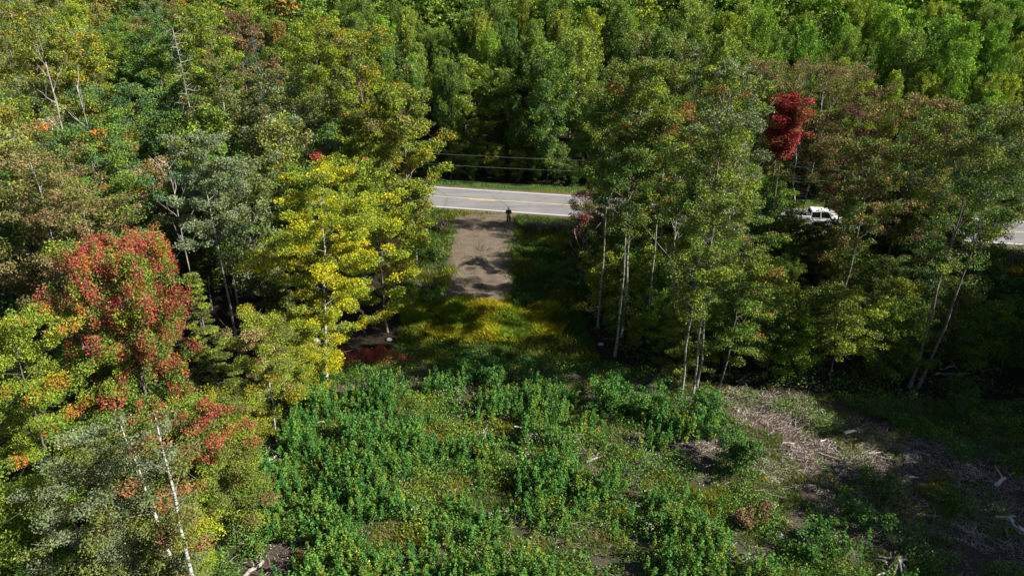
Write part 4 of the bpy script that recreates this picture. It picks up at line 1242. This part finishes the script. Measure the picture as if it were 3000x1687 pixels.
for (px, py, d, kd, tn) in [(1930, 520, 55, 'maple', 'olive'), 
                        (2050, 520, 54, 'maple', 'green'), (2170, 500, 54, 'maple', 'bright green'), 
                        (2290, 560, 56, 'maple', 'yellow green'), (2320, 640, 57, 'under', 'olive'), (2400, 652, 56, 'under', 'dark green'), (2440, 668, 57, 'under', 'green'), (2345, 645, 58, 'under', 'olive'),
                        (2500, 545, 55, 'maple', 'olive'), (2615, 540, 52, 'maple', 'green'), (2670, 500, 53, 'maple', 'olive'),
                        (2730, 540, 50, 'maple', 'green'), (2790, 520, 51, 'maple', 'olive'), (2890, 590, 50, 'maple', 'olive')]:
    x, y, g_, h_ = top_spot(px, py, d)
    add(kd, x, y, h_, tn, 'right', wsc=(1.25 if kd == 'maple' else 1.0) * PH[kd] / h_ * (.62 if kd == 'maple' else .8), check=False)
for (px, py, h_, tn) in [(1690, 820, 4, 'olive'), (1700, 890, 4.5, 'dark green'), (1745, 860, 5, 'green'), (1770, 930, 5.5, 'olive'), (1805, 985, 3.0, 'green'), (1815, 880, 6, 'green'), (1860, 1025, 2.6, 'olive'),
                     (1900, 960, 6, 'green'), (1930, 1030, 4.5, 'bright green'), (1965, 990, 6.5, 'green'), (1990, 1060, 4.2, 'olive'), (2060, 1080, 5.2, 'yellow green'), (2110, 1070, 5, 'green'),
                     (2240, 1110, 5.5, 'green'), (2300, 1120, 5, 'bright green'), (2350, 1100, 6, 'green'), (2560, 1110, 5.5, 'olive'), (2640, 1120, 5, 'olive'), (2750, 1070, 6, 'green'),
                     (2850, 1090, 5, 'green'), (2930, 1100, 5.5, 'dark green'), (1720, 760, 5, 'rusty brown'), (1790, 780, 6, 'olive'), (1850, 850, 7, 'green'), (1660, 760, 3, 'olive')]:
    x, y, z_ = gp(px, py)
    add('under', x, y, h_, tn, 'right', wsc=.85, check=False)
# trees out of the frame on the sunny side, which throw the long shadows over the lower right
for (x, y, h) in [(33.5, 16, 13), (38, 28, 14), (36, 22, 14), (41, 18, 15), (35, 10.5, 13), (44, 33, 15), (40, 12, 14), (46, 26, 15), (30.5, 6, 9),
                  (37, 33, 13), (49, 20, 15), (52, 30, 15), (33, 2, 10), (43, 6, 14), (47, 39, 14), (29, 12.5, 8), (40, 22, 14), (36, 18, 13), (33, 20, 11), (45, 12, 15), (50, 14, 16), (54, 24, 16), (39, 36, 13), (41, 31, 14), (37, 14, 13), (47, 16, 15), (44, 27, 15)]:
    add('maple', x, y, h, 'green', 'edge', wsc=1.4, check=False)

# labels for the woods
ORD = ['first', 'second', 'third', 'fourth', 'fifth', 'sixth', 'seventh', 'eighth', 'ninth', 'tenth', 'eleventh', 'twelfth', 'thirteenth', 'fourteenth', 'fifteenth', 'sixteenth', 'seventeenth', 'eighteenth', 'nineteenth', 'twentieth'] + ['twenty-' + w_ for w_ in ('first', 'second', 'third', 'fourth', 'fifth', 'sixth', 'seventh', 'eighth', 'ninth')] + ['thirtieth'] + ['thirty-' + w_ for w_ in ('first', 'second', 'third', 'fourth', 'fifth', 'sixth')]
MARK = {'far': [(250, 'behind upper left snag'), (700, 'behind dead grey spruce'), (1240, 'behind tall gold poplar'), (1500, 'above gravel pad'),
                (1760, 'above road gap'), (2180, 'above grey trunk cluster'), (2600, 'above crimson maple'), (1e12, 'at upper right')],
        'left': [(200, 'at left edge'), (480, 'around red maple'), (740, 'near bare aspen trunk'), (1e12, 'around yellow maple')],
        'right': [(2000, 'by grey trunk cluster'), (2330, 'under pale green aspen'), (2620, 'before white truck'), (1e12, "at road's right end")],
        'edge': [(1e12, 'beyond right edge')]}
ZN = {'far': 'beyond the road', 'left': 'of left wood', 'right': 'of right wood', 'edge': 'of clearing'}
buckets = {}
for f_ in field:
    kind, pi, x, y, z, h, rz, wsc, tint, zone = f_
    px, py = project(x, y, z + h)
    mark = [m_ for lim, m_ in MARK[zone] if px < lim][0]
    if zone == 'far':
        dd = y - float(road_y(x)) - 9.5
        rowi = min(int(dd / 5.5), 8)
        rown = ['front row', 'second row', 'third row', 'fourth row', 'fifth row', 'sixth row', 'seventh row', 'eighth row', 'ninth row'][rowi]
    elif zone == 'edge':
        rown = 'row'
    else:
        rown = 'front part' if y < 38 else ('middle part' if y < 52 else 'back part')
    f_.append((px, py))
    buckets.setdefault((zone, mark, rown, kind, tint), []).append(f_)
GR = {'far': 'trees of the wood beyond the road', 'left': 'trees filling the left wood', 'right': 'trees filling the right wood', 'edge': 'trees at the sunny edge of the clearing'}
for (zone, mark, rown, kind, tint), lst in buckets.items():
    lst.sort(key=lambda f_: f_[-1][0])
    for i, f_ in enumerate(lst):
        _, pi, x, y, z, h, rz, wsc, _, _, pp = f_
        nm, kn = KIND[kind]
        place = f"{rown} {ZN[zone]}, {mark}"
        if len(lst) == 1: lab = f"{tint} {kn} in {place}"
        else: lab = f"{ORD[min(i, 35)]} {tint} {kn} from left, {place}"
        s = h / PH[kind]
        t = TINTS[tint]
        if kind == 'fir': t = (1, 1, 1)
        if kind in ('birch',) and tint != 'green': t = tuple(max(.7, v ** .6) for v in t)
        if kind == 'thin': t = tuple(max(.75, v ** .5) for v in t)
        j = rng.uniform(.85, 1.18) * (1.08 if zone == 'far' and kind == 'aspen' else 1.0)
        t = tuple(v * j for v in t)
        put_tree(nm, PR[kind][pi][0], PR[kind][pi][1], (x, y, z), rz, (wsc * s, wsc * s, s), lab, "tree", GR[zone], t)

# the far mass of the wood, read as one
Vs = []; Qs = []; Cs = []; o = 0
arr = {}
def raw(kw):
    kw = dict(kw); kw['base'] *= kw['h']
    _, (V, Q, c, m_) = make_tree(**kw)
    return V, Q, c
arr['aspen'] = [raw(dict(h=15, base=.4, width=5.2, spec=dict(green2=.45, ygreen=.2, green=.35), n_leaf=2000, leaf=.24, shape='oval', clump=.85, limbs=26, rise=.8)) for _ in range(5)]
arr['maple'] = [raw(dict(h=13, base=.25, width=6, spec=dict(green=.4, bluegreen=.25, green2=.35), n_leaf=2000, leaf=.24, shape='round', clump=.9, limbs=26, rise=.5)) for _ in range(3)]
arr['birch'] = arr['aspen']; arr['fir'] = [raw(dict(h=12, base=.1, width=3.4, spec=dict(conif=.7, deep=.3), n_leaf=1700, leaf=.24, shape='spire', clump=.5, limbs=40, rise=.05, flat=.35))]
for (kind, x, y, h, tint) in far_stuff:
    V_, Q_, c_ = arr[kind][rng.integers(len(arr[kind]))]
    a = rng.uniform(0, 6.28); s = h / PH[kind]; ca, sa = math.cos(a), math.sin(a)
    v = np.empty_like(V_); ws = s * rng.uniform(.9, 1.2)
    v[:, 0] = (V_[:, 0] * ca - V_[:, 1] * sa) * ws + x; v[:, 1] = (V_[:, 0] * sa + V_[:, 1] * ca) * ws + y
    v[:, 2] = V_[:, 2] * s + float(terr(x, y))
    t = np.array(TINTS[tint]) * rng.uniform(.85, 1.15)
    if kind == 'fir': t = np.ones(3)
    Vs.append(v); Qs.append(Q_ + o); o += len(v); Cs.append(c_ * t)
if Vs:
    tag(mesh_obj("distant_forest", np_mesh("distant_forest", np.concatenate(Vs), np.concatenate(Qs), M_LEAF, np.concatenate(Cs))),
        "distant green forest canopy along the top of the picture", "forest", kind='stuff')
print("individual trees", len(field), "heroes", len(heroes), "far", len(far_stuff))

# ------------------------------------------------------------------ shrubs one can tell apart
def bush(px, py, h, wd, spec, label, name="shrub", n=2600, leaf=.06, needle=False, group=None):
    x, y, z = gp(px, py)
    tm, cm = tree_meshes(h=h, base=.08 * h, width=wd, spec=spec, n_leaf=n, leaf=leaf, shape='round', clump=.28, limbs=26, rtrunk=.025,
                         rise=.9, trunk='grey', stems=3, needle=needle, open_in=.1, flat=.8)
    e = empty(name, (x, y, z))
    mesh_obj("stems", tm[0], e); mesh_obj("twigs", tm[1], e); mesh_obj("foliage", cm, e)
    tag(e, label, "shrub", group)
V_ = dict(vivid=.5, vivid2=.4, green=.1)
bush(2165, 1385, 2.2, 2.2, dict(green=.6, deep=.4), "tall dark green bush standing alone left of the slash", n=5000)
bush(2065, 1240, 1.9, 2.4, V_, "bright green sapling clump at the top left of the slash", n=4200)
bush(1760, 1210, 1.8, 2.6, V_, "vivid green sapling clump by the shadow's edge", n=4200)
bush(1895, 1215, 1.7, 1.9, V_, "vivid green sapling clump between the shadow and the grey pole", n=3200)
bush(1390, 1130, 1.6, 1.6, V_, "sapling clump sticking up at the thicket's far edge above the pad's left side", n=2600)
bush(1500, 1135, 1.5, 1.8, V_, "sapling clump sticking up at the thicket's far edge right of centre", n=2600)
bush(1040, 1300, 1.1, 2.6, V_, "green sapling clump right in front of the red brush heap", n=4000)
bush(1640, 810, 0.9, 2.0, dict(green2=.7, vivid2=.3), "low green fern clump on the sunlit bank right of the pad", n=2200)
bush(1590, 800, 0.8, 1.4, dict(green2=.7, vivid2=.3), "small green fern clump left of the other one on the sunlit bank", n=1400)
bush(1505, 885, 0.7, .9, dict(green2=.6, vivid=.4), "tiny green bush at the pad's lower right corner", n=800)
bush(1300, 880, 0.7, 1.0, dict(green2=.6, vivid=.4), "tiny green bush at the pad's lower left corner", n=900)
bush(2215, 1535, 0.5, 1.2, dict(brown=.8, tan=.2), "brown withered bracken clump in the lower right weeds", n=1800)
bush(1195, 800, 1.0, .5, dict(rust=.5, orange=.3, red=.2), "small rust orange bush left of the pad", n=500)
bush(2375, 1600, 1.1, 2.0, dict(vivid=.4, green=.6), "leafy green bush at the bottom right centre", n=3200)
bush(2480, 1530, 1.3, 1.5, dict(vivid=.4, green=.6), "leafy green bush upright in front of the dark grass", n=2400)
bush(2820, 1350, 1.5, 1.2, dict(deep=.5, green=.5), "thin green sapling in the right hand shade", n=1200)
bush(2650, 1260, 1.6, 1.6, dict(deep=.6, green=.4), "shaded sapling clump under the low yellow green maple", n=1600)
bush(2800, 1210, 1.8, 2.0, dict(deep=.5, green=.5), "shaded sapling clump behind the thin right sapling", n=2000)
bush(2930, 1010, 2.4, 3.2, V_, "sunlit green bush clump below the road's right end", n=5200, leaf=.08)
bush(2965, 900, 2.2, 3.4, V_, "bright green bush clump nearest the road's right end", n=5200, leaf=.08)
bush(2975, 830, 1.2, 2.6, dict(gold=.7, olive=.3), "yellow fern patch by the road's right end", n=2600, leaf=.08)
bush(2560, 1440, .9, 1.2, dict(green2=.6, deep=.4), "low green bush beside the bleached branch", n=1300)
bush(880, 1180, 2.0, 2.6, V_, "vivid green bush between the yellow maple and the red brush heap", n=4200)
bush(1240, 700, 2.0, 2.6, dict(green=.5, deep=.5), "dark green shrub in the shade left of the pad", n=2600, leaf=.08)
bush(1275, 760, 1.5, 1.6, dict(green=.6, olive=.4), "small shrub on the pad's left bank", n=1500, leaf=.07)
bush(1230, 610, 2.2, 2.4, dict(green=.5, oliveb=.5), "thin leaved shrub at the road's left end", n=1800, leaf=.08)

# ------------------------------------------------------------------ roadside wires
M_WIRE = plain("aluminium_wire", (0.22, 0.22, 0.23), 0.6, 0.2)

WOFF = -5.6
poles_x = [-92, -36, 24, 82]
def wy(x): return float(road_y(x)) + WOFF
def z_seen(px, py, x):
    r = ray(px, py); d = wy(x); t = d / r[1]
    return H + r[2] * t
M_POLE = bark_mat("creosoted_pole", (0.07, 0.055, 0.045), (0.17, 0.14, 0.115))
M_CER = plain("grey_ceramic", (0.35, 0.36, 0.38), 0.3)
zs = [z_seen(1490, 463, -0.5), z_seen(1490, 495, -0.5), z_seen(1490, 541, -0.5)]
SAG = 0.7
for k, zz in enumerate(zs):
    pts = []
    for a, b in zip(poles_x[:-1], poles_x[1:]):
        for u in np.linspace(0, 1, 17)[:-1]:
            x = a + (b - a) * u
            pts.append((x, wy(a) + (wy(b) - wy(a)) * u, zz + SAG - 4 * SAG * u * (1 - u) - 0.004 * x * 0))
    pts.append((poles_x[-1], wy(poles_x[-1]), zz + SAG))
    pts = np.array(pts); pts[:, 1] -= 0.17
    v, q = tube_np(pts, np.full(len(pts), (.013, .013, .009)[k]), 6)
    o = mesh_obj("overhead_wire", np_mesh("overhead_wire", v, q, M_WIRE, smooth=True))
    tag(o, ["uppermost overhead wire above the road gap", "middle overhead wire above the road gap, below the uppermost",
            "lowest thin dark wire just above the far grass verge"][k], "wire", "overhead wires along the road")
for i, x in enumerate(poles_x):
    y = wy(x); z = float(terr(x, y))
    e = empty("utility_pole", (x, y, z))
    hp = zs[0] + SAG + 0.9 - z
    v, q = tube_np(np.array([[0, 0, -.5], [0, 0, hp * .5], [0, 0, hp]]), [.16, .14, .11], 8)
    mesh_obj("pole_shaft", np_mesh("pole_shaft", v, q, M_POLE, smooth=True), e)
    for zz in zs:
        v, q = tube_np(np.array([[0, -.11, 0], [0, -.14, .0], [0, -.20, 0]]) + [0, 0, zz + SAG - z], [.03, .05, .03], 6)
        mesh_obj("insulator", np_mesh("insulator", v, q, M_CER, smooth=True), e)
    tag(e, ["wooden utility pole far beyond the left edge", "wooden utility pole hidden in the left wood", "wooden utility pole behind the trees of the right wood",
            "wooden utility pole beyond the right edge"][i], "utility pole", "roadside utility poles")

# ------------------------------------------------------------------ pickup truck on the road
def bx(bm, c, s, taper=(1, 1), bevel=0.0, shift=0.0):
    r = bmesh.ops.create_cube(bm, size=1.0)
    vs_ = r['verts']
    for v in vs_:
        t = 1.0
        if v.co.z > 0:
            v.co.x = v.co.x * taper[0] + shift / s[0]; v.co.y *= taper[1]
        v.co = Vector((v.co.x * s[0] + c[0], v.co.y * s[1] + c[1], v.co.z * s[2] + c[2]))
    if bevel:
        ed = {e for v in vs_ for e in v.link_edges}
        bmesh.ops.bevel(bm, geom=list(ed), offset=bevel, segments=3, affect='EDGES', profile=.6)
M_CARW = plain("white_car_paint", (0.80, 0.81, 0.82), 0.25, nscale=3, amt=.02)
M_GLASS = plain("dark_glass", (0.012, 0.014, 0.016), 0.05, spec=.8)
M_BLACK = plain("black_plastic", (0.02, 0.02, 0.022), 0.6)
M_RUB = plain("tyre_rubber", (0.018, 0.018, 0.018), 0.85)
M_CHR = plain("chrome", (0.6, 0.6, 0.62), 0.2, 1.0)
M_LAMP = plain("lamp_glass", (0.75, 0.76, 0.78), 0.15)
M_REDL = plain("red_lamp_glass", (0.4, 0.02, 0.02), 0.2)
tx, ty = on_plane(2397, 668, ROADZ)
ty = float(road_y(tx)) - 1.75
sl = float(road_y(tx + 1) - road_y(tx - 1)) / 2
e = empty("pickup_truck", (tx, ty, ROADZ), math.atan(sl))
bm = bmesh.new()
bx(bm, (0, 0, .72), (5.5, 1.92, .52), (1, .97), .09)
bx(bm, (1.95, 0, 1.04), (1.55, 1.80, .22), (.94, .92), .07)             # bonnet
for sy in (-1, 1): bx(bm, (-1.78, sy * .90, 1.10), (1.85, .09, .36), (1, 1), .03)   # bed sides
bx(bm, (-2.68, 0, 1.10), (.08, 1.72, .34), (1, 1), .02)                    # tailgate
body = bm_obj("body", bm, M_CARW, e, smooth=True)
bm = bmesh.new(); bx(bm, (-1.80, 0, .995), (1.65, 1.68, .03)); bm_obj("bed_floor", bm, M_BLACK, e)  # floor coloured black to stand in for shade inside the bed
bm = bmesh.new(); bx(bm, (.16, 0, 1.36), (2.35, 1.78, .80), (.70, .82), .09, shift=-.12); cab = bm_obj("cab", bm, M_CARW, e, smooth=True)
def pane(name, pts):
    bm = bmesh.new(); vs_ = [bm.verts.new(p_) for p_ in pts]
    f = bm.faces.new(vs_)
    r = bmesh.ops.extrude_face_region(bm, geom=[f])
    n_ = f.normal if f.normal.length else Vector((0, 0, 1))
    f.normal_update(); n_ = f.normal
    for v in [g_ for g_ in r['geom'] if isinstance(g_, bmesh.types.BMVert)]: v.co += n_ * .012
    return bm_obj(name, bm, M_GLASS, e)
def cabx(z, front):   # cab outline x at height z
    t = (z - .96) / .80
    hw = 2.35 / 2 * (1 + (.70 - 1) * t)
    return .16 - .12 * t + (hw if front else -hw)
def caby(z): return 1.78 / 2 * (1 - .18 * (z - .96) / .80)
for sy in (-1, 1):
    z0, z1 = 1.16, 1.66; o_ = .006
    for (f0, f1) in ((.08, .47), (.52, .93)):
        def X(z, f): return cabx(z, False) + (cabx(z, True) - cabx(z, False)) * f
        pane("side_window", [(X(z0, f0), sy * (caby(z0) + o_), z0), (X(z0, f1), sy * (caby(z0) + o_), z0), (X(z1, f1), sy * (caby(z1) + o_), z1), (X(z1, f0), sy * (caby(z1) + o_), z1)])
pane("windscreen", [(cabx(1.1, True) + .01, -.72, 1.1), (cabx(1.1, True) + .01, .72, 1.1), (cabx(1.70, True) + .01, .62, 1.70), (cabx(1.70, True) + .01, -.62, 1.70)])
pane("rear_window", [(cabx(1.3, False) - .01, .66, 1.3), (cabx(1.3, False) - .01, -.66, 1.3), (cabx(1.66, False) - .01, -.60, 1.66), (cabx(1.66, False) - .01, .60, 1.66)])
for sx in (1.72, -1.72):
    for sy in (-1, 1):
        bm = bmesh.new()
        bmesh.ops.create_cone(bm, cap_ends=True, segments=28, radius1=.385, radius2=.385, depth=.25, matrix=Matrix.Translation((sx, sy * .86, .385)) @ Matrix.Rotation(math.pi / 2, 4, 'X'))
        wh = bm_obj("tyre", bm, M_RUB, e)
        bm = bmesh.new()
        bmesh.ops.create_cone(bm, cap_ends=True, segments=20, radius1=.23, radius2=.20, depth=.27, matrix=Matrix.Translation((sx, sy * .86, .385)) @ Matrix.Rotation(math.pi / 2 * sy, 4, 'X'))
        bm_obj("rim", bm, M_CHR, wh)
for sy in (-1, 1):
    bm = bmesh.new(); bx(bm, (2.74, sy * .74, .86), (.06, .30, .16), (1, 1), .02); bm_obj("headlight", bm, M_LAMP, e)
    bm = bmesh.new(); bx(bm, (-2.74, sy * .86, .95), (.05, .14, .34), (1, 1), .01); bm_obj("tail_light", bm, M_REDL, e)
    bm = bmesh.new(); bx(bm, (.98, sy * 1.04, 1.20), (.10, .20, .16), (1, 1), .03); bm_obj("wing_mirror", bm, M_BLACK, e)
bm = bmesh.new(); bx(bm, (2.79, 0, .56), (.10, 1.84, .18), (1, 1), .03); bm_obj("bumper", bm, M_CHR, e)
bm = bmesh.new(); bx(bm, (-2.80, 0, .56), (.10, 1.80, .16), (1, 1), .03); bm_obj("bumper", bm, M_CHR, e)
bm = bmesh.new(); bx(bm, (2.755, 0, .86), (.03, 1.05, .22), (1, 1), .01); bm_obj("grille", bm, M_BLACK, e)
tag(e, "white pickup truck on the road glimpsed through the right wood", "truck")

# ------------------------------------------------------------------ person
M_SKIN = plain("skin", (0.42, 0.26, 0.19), 0.5)
M_JACK = plain("black_jacket", (0.02, 0.02, 0.024), 0.8)
M_JEAN = plain("dark_jeans", (0.016, 0.022, 0.040), 0.85)
M_HAIR = plain("grey_hair", (0.13, 0.12, 0.115), 0.8)
M_SHOE = plain("black_shoe", (0.012, 0.012, 0.012), 0.6)
def skin_mesh(name, nodes, edges, mat, root=0, sub=2, parent=None):
    me = bpy.data.meshes.new(name)
    me.from_pydata([n_[0] for n_ in nodes], edges, [])
    o = bpy.data.objects.new(name, me); C.objects.link(o)
    md_ = o.modifiers.new("skin", 'SKIN'); md_.use_smooth_shade = True
    for v, n_ in zip(me.skin_vertices[0].data, nodes):
        v.radius = n_[1] if isinstance(n_[1], tuple) else (n_[1], n_[1]); v.use_root = False
    me.skin_vertices[0].data[root].use_root = True
    sm = o.modifiers.new("sub", 'SUBSURF'); sm.levels = sub; sm.render_levels = sub
    bpy.context.view_layer.update()
    dg = bpy.context.evaluated_depsgraph_get()
    m2 = bpy.data.meshes.new_from_object(o.evaluated_get(dg))
    bpy.data.objects.remove(o); m2.materials.clear(); m2.materials.append(mat)
    for p_ in m2.polygons: p_.use_smooth = True
    m2.name = name
    return mesh_obj(name, m2, parent)
mx_, my_, mz_ = gp(1490, 656)
e = empty("person", (mx_, my_, mz_), 0.0)      # faces the camera, -Y
N_ = []; E_ = []
def nd(p_, r, par=None):
    N_.append((p_, r)); i_ = len(N_) - 1
    if par is not None: E_.append((par, i_))
    return i_
pel = nd((0, 0, .96), (.15, .11))
w1_ = nd((0, 0, 1.12), (.14, .10), pel); ch = nd((0, .01, 1.34), (.16, .11), w1_); nk0 = nd((0, .01, 1.47), (.09, .08), ch)
nk = nd((0, 0, 1.53), .056, nk0); hd0 = nd((0, -.01, 1.60), (.078, .086), nk); hd1 = nd((0, -.008, 1.68), (.090, .104), hd0); hd2 = nd((0, .0, 1.755), (.066, .076), hd1)
nose = nd((0, -.118, 1.655), .013, hd1)
for sx in (-1, 1):
    ear = nd((sx * .095, .005, 1.66), .014, hd1)
    hp = nd((sx * .10, 0, .90), .092, pel); kn = nd((sx * .115, -.01, .50), .060, hp); an = nd((sx * .125, .01, .10), .040, kn)
    ft = nd((sx * .135, -.14, .045), .038, an)
    sh = nd((sx * .20, .01, 1.41), .062, ch); el_ = nd((sx * .27, .0, 1.15), .046, sh); wr = nd((sx * .12, -.24, 1.10), .028, el_)
    pm = nd((sx * .085, -.31, 1.115), (.020, .036), wr)
    for k in range(4):
        a = nd((sx * (.070 - .002 * k), -.345, 1.145 - .021 * k), .0085, pm)
        b = nd((sx * (.045 - .002 * k), -.362, 1.146 - .021 * k), .008, a)
        nd((sx * (.024 + .002 * k), -.352, 1.145 - .021 * k), .007, b)
    t1 = nd((sx * .062, -.30, 1.150), .010, pm); nd((sx * .038, -.315, 1.160), .0085, t1)
body = skin_mesh("body", N_, E_, M_SKIN, 0, 2, e)
# jacket
N_ = []; E_ = []
a = nd((0, 0, .93), (.185, .135)); b = nd((0, 0, 1.12), (.175, .13), a); c_ = nd((0, .01, 1.34), (.20, .14), b); nd((0, .01, 1.475), (.10, .09), c_)
for sx in (-1, 1):
    sh = nd((sx * .20, .01, 1.405), .085, c_); el_ = nd((sx * .275, .0, 1.15), .066, sh); nd((sx * .145, -.215, 1.105), .046, el_)
skin_mesh("jacket", N_, E_, M_JACK, 0, 2, e)
N_ = []; E_ = []
a = nd((0, 0, .97), (.16, .12))
for sx in (-1, 1):
    hp = nd((sx * .10, 0, .87), .112, a); kn = nd((sx * .115, -.01, .50), .080, hp); nd((sx * .127, .01, .09), .064, kn)
skin_mesh("trousers", N_, E_, M_JEAN, 0, 2, e)
for sx in (-1, 1):
    N_ = []; E_ = []
    a = nd((sx * .126, .035, .06), .052); nd((sx * .138, -.17, .045), (.048, .040), nd((sx * .132, -.07, .05), .05, a))
    skin_mesh("shoe", N_, E_, M_SHOE, 0, 2, e)
N_ = []; E_ = []
a = nd((0, .05, 1.66), (.092, .078)); b = nd((0, .02, 1.745), (.094, .10), a); nd((0, .005, 1.80), (.062, .07), b)
skin_mesh("hair", N_, E_, M_HAIR, 0, 2, e)
for sx in (-1, 1):
    bm = bmesh.new(); bmesh.ops.create_uvsphere(bm, u_segments=10, v_segments=8, radius=.011, matrix=Matrix.Translation((sx * .033, -.098, 1.685)))
    bm_obj("eye", bm, M_BLACK, e, smooth=True)
bm = bmesh.new(); bx(bm, (0, -.092, 1.615), (.045, .02, .01), (1, 1), .004); bm_obj("mouth", bm, plain("lips", (.28, .11, .09)), e)
tag(e, "person in black jacket and dark trousers standing on the gravel pad, hands together in front", "person")
bm = bmesh.new(); bx(bm, (0, 0, 0), (.13, .06, .035), (1, .9), .01); bx(bm, (0, .0, .05), (.10, .012, .07), (1, 1), .004)
o = bm_obj("remote_controller", bm, plain("pale_grey_plastic", (.35, .36, .37), .5), None, (mx_, my_ - .33, mz_ + 1.12))
tag(o, "small grey handheld controller in the hands of the standing person", "controller")
